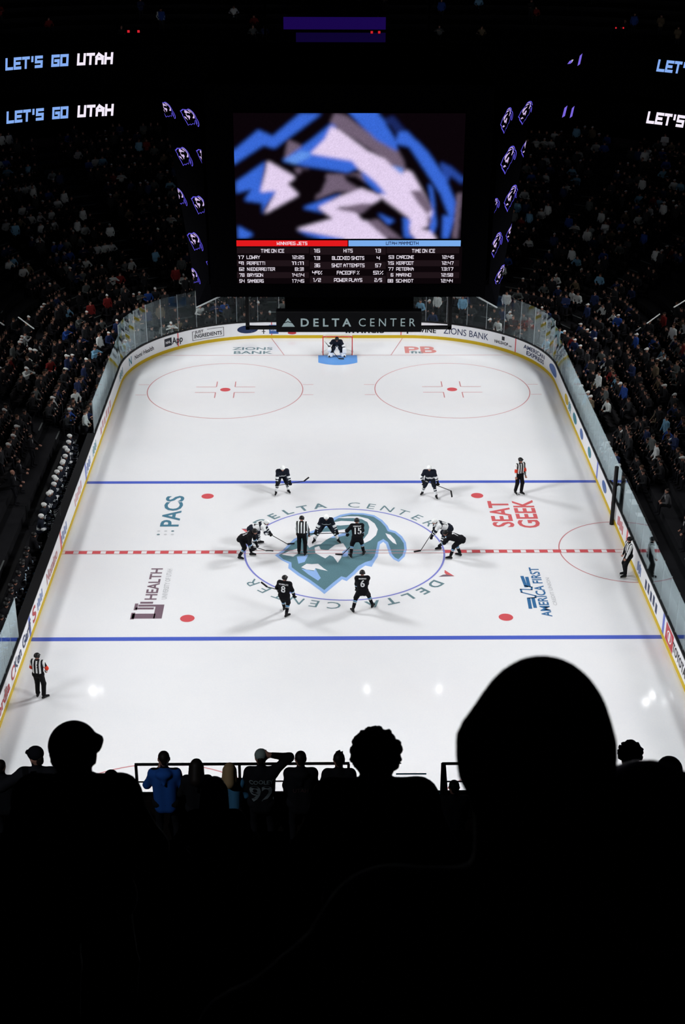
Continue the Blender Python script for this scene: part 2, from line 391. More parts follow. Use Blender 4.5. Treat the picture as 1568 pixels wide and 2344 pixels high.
def skel(pelvis=(0, 0, .97), lean=4, side=0, twist=0, feet=((-.12, 0, -8), (.12, 0, 8)), hands=((-.27, .05, .85), (.27, .05, .85)),
         elbow=((-.6, -.8, -.1), (.6, -.8, -.1)), knee=((-.15, 1, 0), (.15, 1, 0)), headpitch=0, headyaw=0, hs=.2, ank=.10, headlean=.5, arml=(.31, .29), legl=(.45, .44), sp=.5, neck=0):
    J = {}
    pv = np.array(pelvis, float); le, si = math.radians(lean), math.radians(side)
    d = nrm((math.sin(si), math.sin(le), math.cos(le)*math.cos(si)))
    r = rotz((1, 0, 0), math.radians(twist)); r = nrm(r-d*(r@d)); fwd = np.cross(d, r)*-1
    fwd = nrm(np.cross(d, r)) if np.cross(d, r)[1] > 0 else nrm(-np.cross(d, r))
    J['pv'] = pv; J['d'] = d; J['r'] = r; J['f'] = fwd
    J['hip'] = [pv-np.array([.095, 0, 0]), pv+np.array([.095, 0, 0])]
    J['chest'] = pv+d*sp*.8; J['sc'] = pv+d*sp; J['sh'] = [J['sc']-r*hs, J['sc']+r*hs]
    nd = nrm(d*(1-headlean)+np.array([0, 0, 1])*headlean)
    J['nk'] = pv+d*(sp+.05); J['hd'] = J['nk']+nd*(.165+neck)
    hf = rotz((0, math.cos(math.radians(headpitch)), math.sin(math.radians(headpitch))), math.radians(headyaw))
    J['hf'] = nrm(hf); J['hu'] = nrm(np.array([0, 0, 1.])-J['hf']*J['hf'][2]); J['hr'] = np.cross(J['hf'], J['hu'])
    J['kn'] = []; J['an'] = []; J['toe'] = []; J['el'] = []; J['ha'] = []
    for i in (0, 1):
        fx, fy, fa = feet[i][:3]; fz = feet[i][3] if len(feet[i]) > 3 else 0
        k, a = ik(J['hip'][i], (fx, fy, ank+fz), *legl, knee[i]); J['kn'].append(k); J['an'].append(a)
        J['toe'].append(a+rotz((0, .19, -ank*.45), -math.radians(fa)))
        e, hnd = ik(J['sh'][i], hands[i], *arml, elbow[i]); J['el'].append(e); J['ha'].append(hnd)
    return J
def headprims(J, s=1, m=0, eyem=None, face=True, ears=1.0):
    el, er = ears if isinstance(ears, tuple) else (ears, ears)
    R = np.stack([J['hr'], J['hf'], J['hu']], 1); c = J['hd']; L = lambda x, y, z: c+R@np.array([x, y, z])*s
    P = [ell(c, np.array([.076, .096, .105])*s, m, R), cap(L(0, .02, -.055), L(0, .045, -.085), .055*s, .04*s, m)]
    if face:
        P += [cap(L(0, .09, .005), L(0, .108, -.022), .012*s, .016*s, m), cap(L(-.078, -.01, .005), L(-.08, -.018, -.03), .016*s*el, .012*s*el, m), cap(L(.078, -.01, .005), L(.08, -.018, -.03), .016*s*er, .012*s*er, m),
              cap(L(-.02, .083, -.06), L(.02, .083, -.06), .011*s, .011*s, m)]
        if eyem is not None: P += [cap(L(-.03, .088, .012), L(-.034, .088, .012), .011*s, .011*s, eyem), cap(L(.03, .088, .012), L(.034, .088, .012), .011*s, .011*s, eyem)]
    return P
def handprims(J, i, fr=.012, m=0, grip=True, s=1.0):
    """palm, four fingers of different length, thumb leaving the side of the palm"""
    e, h = J['el'][i], J['ha'][i]; u = nrm(h-e); sd = nrm(np.cross(u, J['f'])+1e-6); dn = np.cross(u, sd)
    dn = dn if dn@J['f'] > 0 else -dn
    P = [cap(h-u*.015*s, h+u*.055*s, fr*2.5, fr*2.3, m)]
    for q, ln in zip((-1.5, -.5, .5, 1.5), (.065, .078, .074, .058)):
        b = h+u*.06*s+sd*q*fr*1.75; k = b+(u*.45+dn*.55)*ln*s*.75; P += [cap(b, k, fr, fr*.95, m), cap(k, k+(-u*.35+dn*.65)*ln*s*.6 if grip else k+u*ln*.5*s, fr*.95, fr*.8, m)]
    inn = J['pv']-h; th = sd if sd@inn > 0 else -sd
    b = h+u*.015*s+th*fr*2; k = b+(u*.5+th*.7+dn*.4)*.04*s; P += [cap(b, k, fr*1.15, fr, m), cap(k, k+(u*.6+dn*.6)*.03*s, fr, fr*.85, m)]
    return P
def bodyprims(J, w=1.0, m=0):
    d, r, f = J['d'], J['r'], J['f']; P = [cap(J['hip'][0], J['hip'][1], .125*w, m=m)]
    for s in (-1, 1): P.append(cap(J['pv']+d*.05+r*s*.06, J['chest']+r*s*.085, .105*w, .118*w, m))
    P += [cap(J['sh'][0], J['sh'][1], .072*w, m=m), cap(J['sc'], J['nk']+(J['hd']-J['nk'])*.6, .062, .055, m)]
    for i in (0, 1):
        P += [cap(J['sh'][i], J['el'][i], .058*w, .045*w, m), cap(J['el'][i], J['ha'][i], .046*w, .032*w, m),
              cap(J['hip'][i], J['kn'][i], .092*w, .062*w, m), cap(J['kn'][i], J['an'][i], .062*w, .042*w, m), cap(J['an'][i]-(0, 0, .02), J['toe'][i], .042, .036, m)]
    return P
def person_root(name, loc, rz, V_F_mi, mats, label, group=None, cat='person'):
    V, F, mi = V_F_mi; o = mk(name, V, F, mats, None, mi, True); o.location = loc; o.rotation_euler = (0, 0, rz); tag(o, label, cat, group); return o
def wrap_text(prims, V, F, org, ux, uy, n, name, m, parent, k=.04, gap=.007):
    P = place2d(V, org, ux, uy)+np.asarray(n)*.5; n = np.asarray(n)
    for _ in range(30): P = P-n*np.maximum(field(prims, P, k)-gap, -.02)[:, None]
    return mk(name, P, F, m, parent)

# ================================================================== THE RINK
HW, HL, CR = 12.95, 30.48, 8.534
def bpath(s, off=0.0):
    """point and outward normal on the boards; s = 0 at the middle of the far end, + to the right"""
    sg = 1 if s >= 0 else -1; s = abs(s); a = HW-CR; arc = CR*PI/2; b = 2*(HL-CR)
    if s <= a: p, n = (s, HL), (0, 1)
    elif s <= a+arc:
        t = (s-a)/CR; n = (math.sin(t), math.cos(t)); p = (a+CR*n[0], HL-CR+CR*n[1])
    elif s <= a+arc+b: p, n = (HW, HL-CR-(s-a-arc)), (1, 0)
    elif s <= a+2*arc+b:
        t = (s-a-arc-b)/CR; n = (math.cos(t), -math.sin(t)); p = (a+CR*n[0], -(HL-CR)+CR*n[1])
    else: p, n = (max(a-(s-a-2*arc-b), 0), -HL), (0, -1)
    return np.array([sg*(p[0]+off*n[0]), p[1]+off*n[1], 0.]), np.array([sg*n[0], n[1], 0.])
SMAX = 2*(HW-CR)+CR*PI+2*(HL-CR)
S_SIDE = HW-CR+CR*PI/2                       # where the straight side begins
def s_of_y(y, sg): return sg*(S_SIDE+(HL-CR-y))
def s_of_px(x, y, z=.62):
    best = min(np.linspace(-70, 70, 5601), key=lambda s: sum((np.array(proj(bpath(s)[0]+np.array([0, 0, z]))[:2])-(x, y))**2)) if 0 else None
    S = np.linspace(-62, 62, 3101); P = np.array([bpath(s)[0]+(0, 0, z) for s in S])
    q = np.array([proj(p)[:2] for p in P]); return S[np.argmin((q[:, 0]-x)**2+(q[:, 1]-y)**2)]
SS = np.linspace(-SMAX, SMAX, 321)
V = [bpath(s)[0] for s in SS[:-1]]
n = len(V)
floor = mk('floor', V+[v-np.array([0, 0, .1]) for v in V], [tuple(range(n-1, -1, -1))]+[(i, (i+1) % n, n+(i+1) % n, n+i) for i in range(n)], ICE)
tag(floor, 'white ice sheet with painted hockey lines and logos', kind='structure')
def mark(name, V2, F, m, z=.003, parent=None):
    V2 = np.asarray(V2, float); return mk(name, np.concatenate([V2, np.full((len(V2), 1), z)], 1), F, m, parent or floor)
def rectm(name, x0, x1, y0, y1, m, z=.003): return mark(name, [(x0, y0), (x1, y0), (x1, y1), (x0, y1)], [(0, 1, 2, 3)], m, z)
def ringm(name, cx, cy, r0, r1, m, a0=0, a1=2*PI, n=96, z=.003):
    t = np.linspace(a0, a1, n+1); V = [(cx+r0*math.cos(a), cy+r0*math.sin(a)) for a in t]+[(cx+r1*math.cos(a), cy+r1*math.sin(a)) for a in t]
    return mark(name, V, [(i, n+1+i, n+2+i, i+1) for i in range(n)], m, z)
def discm(name, cx, cy, r, m, z=.004, n=40, squash=1):
    return mark(name, [(cx+r*math.cos(a), cy+r*squash*math.sin(a)) for a in np.arange(n)*2*PI/n], [tuple(range(n))], m, z)
xg = HW-CR+math.sqrt(CR**2-(89*FT-(HL-CR))**2)
for sy in (1, -1):
    rectm('goal_line', -xg, xg, sy*89*FT-.025, sy*89*FT+.025, REDSOFT)
    rectm('blue_line', -HW, HW, sy*25.5*FT-.152, sy*25.5*FT+.152, BLUE)
    y = sy*89*FT
    for sx in (-1, 1):
        mark('trapezoid_line', [(sx*3.33, y), (sx*3.38, y), (sx*4.29, sy*HL), (sx*4.24, sy*HL)], [(0, 1, 2, 3)], REDSOFT)
        cx, cy = sx*22*FT, sy*69*FT
        ringm('faceoff_circle', cx, cy, 4.547, 4.60, REDSOFT); discm('faceoff_spot', cx, cy, .305, RED)
        mb = []
        for qx in (-1, 1):
            for qy in (-1, 1):
                rectm('faceoff_mark', *sorted((cx+qx*.55, cx+qx*1.75)), cy+qy*.46-.03, cy+qy*.46+.03, REDSOFT, .0045)
                rectm('faceoff_mark', cx+qx*.55-.03, cx+qx*.55+.03, *sorted((cy+qy*.46, cy+qy*1.36)), REDSOFT, .0045)
                rectm('faceoff_hash', *sorted((cx+qx*4.57, cx+qx*5.2)), cy+qy*.85-.025, cy+qy*.85+.025, REDSOFT)
        discm('neutral_spot', cx, sy*20*FT, .305, RED)
    t = np.linspace(-.727, .727, 17)
    V = [(-1.22, y)]+[(1.83*math.sin(a), y-sy*1.83*math.cos(a)) for a in t]+[(1.22, y)]
    mark('goal_crease', V, [tuple(range(len(V)))], CREASE)
for s in (-1, 1): rectm('centre_line_edge', -HW, HW, s*.15-.02, s*.15+.02, REDSOFT, .0075)
x = -HW+.15
while x < HW-.4:
    if abs(x+.2) > 4.7 : rectm('centre_line_block', x, x+.38, -.13, .13, RED, .004)
    x += .622
ringm('centre_circle', 0, 0, 4.53, 4.615, BLUESOFT, z=.0045)
ringm('referee_crease', HW, 0, 3.02, 3.075, REDSOFT, PI/2, 3*PI/2)
# -- the emblem at centre ice, traced on the ice and given in metres
def icepoly(P): return [tuple(atZ(620+x/4.9, 1160+y/4.9, 0)[:2]) for x, y in P]
LOGO_H = [(45,545),(130,490),(200,420),(260,360),(420,290),(540,240),(640,190),(690,130),(780,90),(900,68),(1040,72),(1160,95),(1250,150),(1310,215),(1330,255),(1400,275),(1470,330),(1515,400),(1525,480),(1500,560),(1435,620),(1375,590),(1330,540),(1310,480),(1290,420),(1260,395),(1225,420),(1210,490),(1200,560),(1160,620),(1130,675),(1060,660),(1000,700),(940,760),(850,835),(800,815),(720,880),(600,980),(540,930),(430,850),(300,770),(195,690),(200,640),(120,600)]
LOGO_D = [(88,545),(150,505),(215,440),(275,385),(430,312),(550,262),(660,215),(720,150),(800,108),(905,86),(1035,90),(1150,113),(1230,165),(1285,225),(1310,275),(1390,297),(1450,350),(1490,410),(1497,475),(1475,545),(1430,590),(1392,570),(1358,530),(1340,470),(1315,400),(1262,362),(1200,395),(1180,490),(1165,550),(1130,600),(1060,622),(980,665),(920,730),(845,795),(790,780),(700,850),(600,935),(550,900),(440,820),(320,745),(235,680),(230,625),(140,590)]
LOGO_W = [[(740,125),(860,108),(980,108),(1090,135),(1165,190),(1200,255),(1180,320),(1120,375),(1050,410),(1035,370),(1090,300),(1105,230),(1085,175),(1020,140),(920,128),(820,130)],
          [(690,178),(790,160),(930,165),(1000,185),(915,200),(780,212),(700,208)],
          [(420,335),(560,285),(680,280),(830,252),(850,285),(700,330),(620,372),(560,420),(500,430),(430,462),(405,420)],
          [(490,460),(540,440),(560,480),(640,490),(720,430),(810,410),(850,470),(800,510),(790,570),(750,630),(700,560),(660,545),(610,580),(560,555),(500,520)],
          [(340,680),(400,640),(460,645),(530,640),(590,690),(640,722),(560,705),(500,690),(490,715),(400,705)],
          [(125,538),(200,500),(300,470),(300,530),(250,560)],
          [(1285,298),(1340,315),(1390,370),(1412,425),(1370,405),(1310,345)]]
LOGO_B = [[(340,695),(480,722),(500,695),(560,800),(530,830),(420,760)], [(290,560),(420,540),(380,620),(310,640)], [(800,470),(870,480),(860,560),(800,560)], [(640,350),(760,300),(880,290),(860,320),(700,350)]]
def tri(P):
    """ear clipping of a simple polygon"""
    P = [np.array(p, float) for p in P]; idx = list(range(len(P)))
    area = sum(P[i][0]*P[(i+1) % len(P)][1]-P[(i+1) % len(P)][0]*P[i][1] for i in range(len(P)))
    if area < 0: idx.reverse()
    T = []; cr = lambda a, b, c: (b[0]-a[0])*(c[1]-a[1])-(b[1]-a[1])*(c[0]-a[0]); guard = 0
    while len(idx) > 3 and guard < 5000:
        guard += 1
        for k in range(len(idx)):
            i, j, l = idx[k-1], idx[k], idx[(k+1) % len(idx)]
            if cr(P[i], P[j], P[l]) <= 1e-12: continue
            if any(cr(P[i], P[j], P[q]) >= 0 and cr(P[j], P[l], P[q]) >= 0 and cr(P[l], P[i], P[q]) >= 0 for q in idx if q not in (i, j, l)): continue
            T.append((i, j, l)); idx.pop(k); break
        else: break
    T.append(tuple(idx)); return T
mark('emblem_border', icepoly(LOGO_H), tri(icepoly(LOGO_H)), HALO, .004)
mark('emblem_field', icepoly(LOGO_D), tri(icepoly(LOGO_D)), SLATE, .0055)
for P in LOGO_B: mark('emblem_light_patch', icepoly(P), tri(icepoly(P)), HALO, .0062)
for P in LOGO_W: mark('emblem_white_patch', icepoly(P), tri(icepoly(P)), ICEWHITE, .0068)
# -- lettering on the ice
def ice_text(name, s, org, ux, length, h, m, bold=0, sp=0, z=.004, anchor=0):
    V, F, w = text2d(s, bold, sp); V = V*np.array([length/w, h]); u = np.array([*nrm((*ux, 0))[:2], 0]); v = np.array([-u[1], u[0], 0])
    return mk(name, place2d(V, (*org, z), u, v), F, m, floor)
def ice_text_px(name, s, p0, p1, h, m, **kw):
    a = atZ(*p0, 0)[:2]; b = atZ(*p1, 0)[:2]; return ice_text(name, s, a, (0, 1) if abs(b[1]-a[1]) > abs(b[0]-a[0]) else (1, 0), abs(b[1]-a[1]) if abs(b[1]-a[1]) > abs(b[0]-a[0]) else abs(b[0]-a[0]), h, m, **kw)
ice_text_px('ice_lettering', 'PACS', (407, 1207), (417, 1135), .86, TEAL, bold=1)
p = atZ(402, 1221, 0)
for i in range(3):
    for j in range(2): discm('ice_lettering_dot', p[0]-.8+.33*i-.02*j, p[1]-.12+.36*j, .075, GREYTXT if (i+j) % 3 else TEALGREY)
ice_text_px('ice_lettering', 'HEALTH', (357, 1374), (371, 1300), .50, MAROON, bold=1)
ice_text_px('ice_lettering', 'UNIVERSITY OF UTAH', (381, 1372), (390, 1302), .22, GREYTXT, bold=1)
u0 = atZ(370, 1416, 0)
mb = MB(); z = .004
for a0, a1, b0, b1 in ((0, .42, .3, 1.27), (0, 1.2, 0, .36), (.78, .95, .42, 1.2), (1.02, 1.2, .36, 1.1), (1.28, 1.45, .5, 1.05), (-.06, .5, 1.16, 1.32), (.72, 1.3, 1.12, 1.26)):
    mb.add([(u0[0]-b0, u0[1]+a0, z), (u0[0]-b0, u0[1]+a1, z), (u0[0]-b1, u0[1]+a1, z), (u0[0]-b1, u0[1]+a0, z)], [(0, 1, 2, 3)])
mb.build('ice_lettering_block_u', MAROON, floor)
ice_text_px('ice_lettering', 'SEAT', (1177, 1207), (1173, 1147), .98, REDTXT, bold=1)
ice_text_px('ice_lettering', 'GEEK', (1237, 1209), (1228, 1146), 1.0, REDTXT, bold=1)
ice_text_px('ice_lettering', 'AMERICA FIRST', (1264, 1411), (1240, 1299), .42, BLUETXT, bold=1)
ice_text_px('ice_lettering', 'CREDIT UNION', (1276, 1386), (1259, 1322), .16, GREYTXT, bold=1)
def icebar(P, w, m, name='ice_lettering_icon'):
    P = [atZ(*p, 0)[:2] for p in P]; mb = MB()
    for a, b in zip(P[:-1], P[1:]):
        d = (b-a)/np.linalg.norm(b-a); nn = np.array([-d[1], d[0]])*w/2; a2, b2 = a-d*w*.4, b+d*w*.4
        mb.add([(*(a2-nn), .004), (*(b2-nn), .004), (*(b2+nn), .004), (*(a2+nn), .004)], [(0, 1, 2, 3)])
    mb.build(name, m, floor)
icebar([(1195, 1320), (1204, 1343)], .15, BLUETXT); icebar([(1206, 1322), (1211, 1342)], .15, BLUETXT); icebar([(1202, 1341), (1217, 1344), (1217, 1350), (1192, 1349), (1194, 1356), (1226, 1364), (1226, 1368), (1210, 1369)], .085, BLUETXT)
icebar([(1210, 1370), (1214, 1392)], .15, BLUETXT); icebar([(1220, 1369), (1225, 1390)], .15, BLUETXT)
ice_text_px('ice_lettering', 'ZIONS', (532, 801), (624, 801), .50, TEALGREY, bold=1)
ice_text_px('ice_lettering', 'BANK', (533, 810), (622, 810), .52, TEALGREY, bold=1)
ice_text_px('ice_lettering', 'PB', (924, 808), (1000, 808), 1.25, mat('ice_letters_pale_red', s8(214, 134, 130), .3, .3), bold=1)
ice_text_px('ice_lettering', 'fit', (940, 809), (968, 809), .45, TEALGREY, bold=1, z=.0055)
# -- the ring of letters around the centre circle, twice
def arc_text(s, a_start, R, h, step, boldn):
    for k, c in enumerate(s):
        if c == ' ': continue
        V, F, w = text2d(c, 1 if k < boldn else 0); V = (V-np.array([w/2, 0]))*np.array([h*1.15, h]); a = a_start-step*k
        u = np.array([math.sin(a), -math.cos(a), 0]); v = np.array([math.cos(a), math.sin(a), 0])
        mk('ice_ring_letter', place2d(V, v*R+np.array([0, 0, .004]), u, v), F, TEALGREY, floor)
for flip in (0, PI):
    arc_text('DELTA CENTER', math.radians(141.5)+flip, 4.78, .56, math.radians(9.6), 5)
    a = math.radians(153.5)+flip; v = np.array([math.cos(a), math.sin(a), 0]); u = np.array([math.sin(a), -math.cos(a), 0]); c = v*4.8+np.array([0, 0, .004])
    mk('ice_ring_triangle', [c-u*.36, c+v*.62, c+v*.22, c+v*.1-u*.1], [(0, 3, 2, 1)], REDTXT, floor); mk('ice_ring_triangle', [c+u*.36, c+v*.62, c+v*.22, c+v*.1+u*.1], [(0, 1, 2, 3)], MAROON, floor)

# ================================================================== BOARDS
boards = empty('wall_rink_boards'); tag(boards, 'white rink boards with yellow kick plate and black top rail', kind='structure')
def strip(name, s0, s1, prof, m, parent, ds=.5):
    """prof: closed list of (offset outward, z) swept along the boards"""
    nseg = max(2, int((s1-s0)/ds)); S = np.linspace(s0, s1, nseg+1); V = []; k = len(prof)
    for s in S:
        for off, z in prof: p, _ = bpath(s, off); V.append((p[0], p[1], z))
    F = [(i*k+j, i*k+(j+1) % k, (i+1)*k+(j+1) % k, (i+1)*k+j) for i in range(nseg) for j in range(k)]
    F += [tuple(range(k-1, -1, -1)), tuple(nseg*k+j for j in range(k))]
    return mk(name, V, F, m, parent)
Z_RAIL = 1.08
strip('board_face', -SMAX, SMAX, [(0, .02), (0, Z_RAIL), (.1, Z_RAIL), (.1, .02)], WHITEBOARD, boards)
strip('kick_plate', -SMAX, SMAX, [(-.02, 0), (-.02, .2), (.01, .2), (.01, 0)], YELLOW, boards)
BENCH0, BENCH1 = s_of_y(-9.6, -1), s_of_y(11.6, -1)
strip('top_rail', BENCH1, SMAX, [(-.012, Z_RAIL), (-.012, Z_RAIL+.07), (.16, Z_RAIL+.07), (.16, Z_RAIL)], PLASTIC_BLACK, boards)
strip('top_rail', -SMAX, BENCH0, [(-.012, Z_RAIL), (-.012, Z_RAIL+.07), (.16, Z_RAIL+.07), (.16, Z_RAIL)], PLASTIC_BLACK, boards)
strip('bench_ledge', BENCH0, BENCH1, [(-.012, Z_RAIL), (-.012, Z_RAIL+.05), (.42, Z_RAIL+.05), (.42, Z_RAIL)], PLASTIC_BLACK, boards)
def bline(s, w, m, name='board_line'): strip(name, s-w/2, s+w/2, [(-.006, .2), (-.006, Z_RAIL), (.004, Z_RAIL), (.004, .2)], m, boards, .15)
for sg in (-1, 1):
    bline(s_of_y(0, sg), .3, RED)
    for y in (25.5*FT, -25.5*FT): bline(s_of_y(y, sg), .3, BLUE)
bline(s_of_px(411, 790), .09, RED); bline(s_of_px(1179, 793), .09, RED); bline(s_of_px(622, 765), .06, RED); bline(s_of_px(918, 765), .06, RED)
def board_text(s, sc, h, m, z0, bold=1, length=None, name='advert_lettering', shear=0):
    V, F, w = text2d(s, bold, shear=shear); L = length or w*h; V = V*np.array([L/w, h]); P = []
    for x, y in V:
        p, _ = bpath(sc-L/2+x, -.012); P.append((p[0], p[1], z0+y))
    return mk(name, P, F, m, boards)
def board_patch(s0, s1, z0, z1, m, name='advert_panel', off=-.009): return strip(name, s0, s1, [(off, z0), (off, z1), (.004, z1), (.004, z0)], m, boards, .2)
def board_oval(sc, a, zc, b, m, name='advert_oval', off=-.01):
    P = []; n = 28
    for t in np.arange(n)*2*PI/n: p, _ = bpath(sc+a*math.cos(t), off); P.append((p[0], p[1], zc+b*math.sin(t)))
    return mk(name, P, [tuple(range(n))], m, boards)
S = s_of_px
def span(x0, y0, x1, y1): a, b = S(x0, y0), S(x1, y1); return (a+b)/2, b-a
c, L = span(301, 824, 353, 802); board_text('Nomi Health', c+.2, .27, ADBLACK, .52, 1, L*.86)
c2 = S(299, 826); board_text('N', c2-.1, .5, ADTEAL, .42, 1, .5)
c, L = span(376, 786, 392, 780); board_patch(c-L/2, c+L/2, .4, .92, ADBLACK, 'advert_shield'); board_text('NHL', c, .16, WHITEBOARD, .58, 1, L*.7)
c, L = span(394, 782, 419, 776); board_text('App', c, .42, ADBLACK, .45, 1, L)
c, L = span(441, 771, 512, 760)
for a, b, z0, z1 in ((-.5, .5, .32, .345), (-.02, .5, .91, .935), (-.5, -.42, .91, .935), (-.5, -.485, .32, .93), (.485, .5, .32, .93)): board_patch(c+a*L, c+b*L, z0, z1, ADBLACK, 'advert_frame')
board_text('INGREDIENTS', c, .24, ADBLACK, .46, 1, L*.88); board_text('JUST', c-L*.27, .17, ADBLACK, .78, 1, L*.27)
c, L = span(543, 756, 590, 754); board_oval(c, L/2, .64, .27, ADNAVY); board_oval(c, L/2*.9, .64, .22, mat('advert_silver', s8(190, 196, 210), .4, .3), off=-.0105); board_oval(c, L/2*.87, .64, .2, ADNAVY, off=-.011); board_text('Ford', c, .24, WHITEBOARD, .53, 1, L*.6, shear=.25)
c, L = span(616, 756, 637, 756); board_patch(c-L/2, c+L/2, .3, .9, ADBLUE); board_text('UTAH', c, .12, WHITEBOARD, .5, 1, L*.7); S0 = S(604, 758); board_patch(S0-.03, S0+.03, .3, .6, ADBLACK); board_patch(S0-.12, S0+.12, .44, .48, ADBLACK)
c, L = span(658, 758, 678, 758); board_oval(c, L/2, .36, .1, ADRED)
c, L = span(790, 762, 880, 762); board_text('invincis', c, .36, ADBLACK, .36, 1, L)
c, L = span(905, 762, 942, 762); board_patch(c-L*.3, c-L*.1, .42, .5, ADBLACK); board_patch(c+.2*L, c+L*.3, .3, .5, ADBLACK)
c, L = span(962, 758, 998, 758); board_text('VINE', c, .3, ADBLACK, .42, 1, L)
c, L = span(1015, 757, 1118, 772); board_text('ZIONS BANK', c, .42, ADNAVY, .44, 0, L)
c, L = span(1127, 782, 1170, 792); board_text('NHLSHOP', c-.1, .2, ADBLACK, .42, 1, L*.72); board_text('com', c+L*.42, .12, ADBLACK, .42, 1, L*.16); board_patch(c-.08, c+.14, .7, .95, ADBLACK, 'advert_shield')
c, L = span(1198, 800, 1247, 825); board_text('AMERICAN', c, .26, ADNAVY, .68, 1, L); board_text('EXPRESS', c+.1, .26, ADNAVY, .34, 1, L*.86)
# side adverts, right then left
c, L = span(1262, 832, 1276, 860); board_text('NORTHSTAR', c, .42, ADBLUE, .4, 1, L) if 0 else board_oval(c, L*.5, .62, .3, ADBLUE)
for x0, y0, x1, y1, m in ((1292, 905, 1298, 925, YELLOW), (1313, 948, 1320, 968, ADTEAL), (1328, 985, 1334, 1002, ADBLUE), (1344, 1028, 1350, 1045, ADTEAL), (1376, 1105, 1388, 1125, ADBLUE), (1402, 1150, 1406, 1168, ADRED)):
    c, L = span(x0, y0, x1, y1); board_oval(c, L*.5, .62, .26, m)
for x0, y0, x1, y1, m in ((1300, 926, 1306, 938, ADTEAL), (1417, 1185, 1428, 1215, ADRED), (1461, 1290, 1468, 1310, ADBLUE), (1482, 1330, 1508, 1400, ADNAVY)):
    c, L = span(x0, y0, x1, y1)
    for q in range(5): board_patch(c-L/2+L*q/5, c-L/2+L*(q+.55)/5, .34+.07*(q % 2), .86-.09*((q+1) % 2), m, 'advert_stroke')
c, L = span(1527, 1440, 1540, 1478); board_patch(c-L/2, c+L/2, .24, 1.0, ADRED); board_oval(c, L*.3, .62, .24, WHITEBOARD, off=-.0105); board_oval(c, L*.24, .62, .18, ADRED, off=-.012); board_oval(c, L*.1, .62, .22, WHITEBOARD, off=-.0135)
c, L = span(1541, 1478, 1568, 1545); board_text('TOYOTA', c, .4, ADBLACK, .42, 1, L)
c, L = span(25, 1530, 68, 1425); board_text('Ken Garff', c, .46, ADNAVY, .42, 1, L*.95)
c, L = span(22, 1545, 32, 1518); board_oval(c-.15, L*.45, .6, .26, ADRED); board_oval(c-.15, L*.3, .6, .17, WHITEBOARD, off=-.0115)
c, L = span(-12, 1632, 18, 1562); board_text('ordia', c, .44, ADRED, .38, 1, L)
c, L = span(74, 1416, 82, 1395); board_text('S', c, .6, ADRED, .34, 1, L)
c, L = span(84, 1385, 98, 1352); board_text('EAST', c, .4, ADBLUE, .4, 1, L) if 0 else None
for q in range(6): board_patch(c-L/2+L*q/6, c-L/2+L*(q+.5)/6, .36+.06*(q % 2), .8-.1*((q+1) % 2), ADBLUE, 'advert_stroke')
c, L = span(107, 1328, 133, 1262); board_text('Nomino', c, .5, ADPALE, .36, 1, L)
for x0, y0, x1, y1, m in ((147, 1235, 158, 1200, ADBLUE), (176, 1150, 190, 1105, ADPALE), (203, 1075, 210, 1050, ADBLUE), (214, 1035, 222, 1012, ADTEAL), (230, 985, 250, 915, ADPALE), (270, 862, 280, 845, ADTEAL)):
    c, L = span(x0, y0, x1, y1); nq = 6
    for q in range(nq): board_patch(c-L/2+L*q/nq, c-L/2+L*(q+.5)/nq, .34+.08*(q % 2), .82-.1*((q+1) % 2), m, 'advert_stroke')
# -- glass: every pane and post a part of its own
def glass_top(s):
    y = bpath(s)[0][1]; t = min(max((y-21)/1.5, 0), 1); return 2.95+.6*t
edges = []
s = -s_of_y(-17, 1)
def panes(s0, s1, W=1.35):
    n = max(1, round((s1-s0)/W)); E_ = np.linspace(s0, s1, n+1)
    for a, b in zip(E_[:-1], E_[1:]):
        zt = min(glass_top(a), glass_top(b)); P = []
        sub = np.linspace(a+.012, b-.012, 3); z0 = Z_RAIL+.06
        V = []
        for q in sub:
            for off, z in ((.04, z0), (.04, zt), (.056, zt), (.056, z0)): p, _ = bpath(q, off); V.append((p[0], p[1], z))
        F = [(i*4+j, i*4+(j+1) % 4, i*4+4+(j+1) % 4, i*4+4+j) for i in range(2) for j in range(4)]+[(3, 2, 1, 0), (8, 9, 10, 11)]
        mk('glass_pane', V, F, GLASS, boards)
    for a in E_:
        p, nn = bpath(a, .062); t = np.array([-nn[1], nn[0], 0])*.011; d = nn*.016; zt = glass_top(a)
        V = [p-t-d, p+t-d, p+t+d, p-t+d]; MB().hexa([v+(0, 0, Z_RAIL+.06) for v in V]+[v+(0, 0, zt) for v in V]).build('glass_post', ALU, boards)
panes(BENCH1, s_of_y(-17.5, 1)); panes(s_of_y(-17.5, -1), BENCH0)
# end returns of the glass at the players' benches
for y, sx in ((11.6, -1), (-9.6, -1), (1.0, -1)):
    z1 = 2.95 if y != 1.0 else 1.9
    MB().box(-14.6, -13.05, y-.008, y+.008, .9, z1).build('glass_pane', GLASS, boards)
    MB().box(-14.62, -14.58, y-.03, y+.03, .3, z1+.02).build('glass_post', PLASTIC_BLACK, boards)

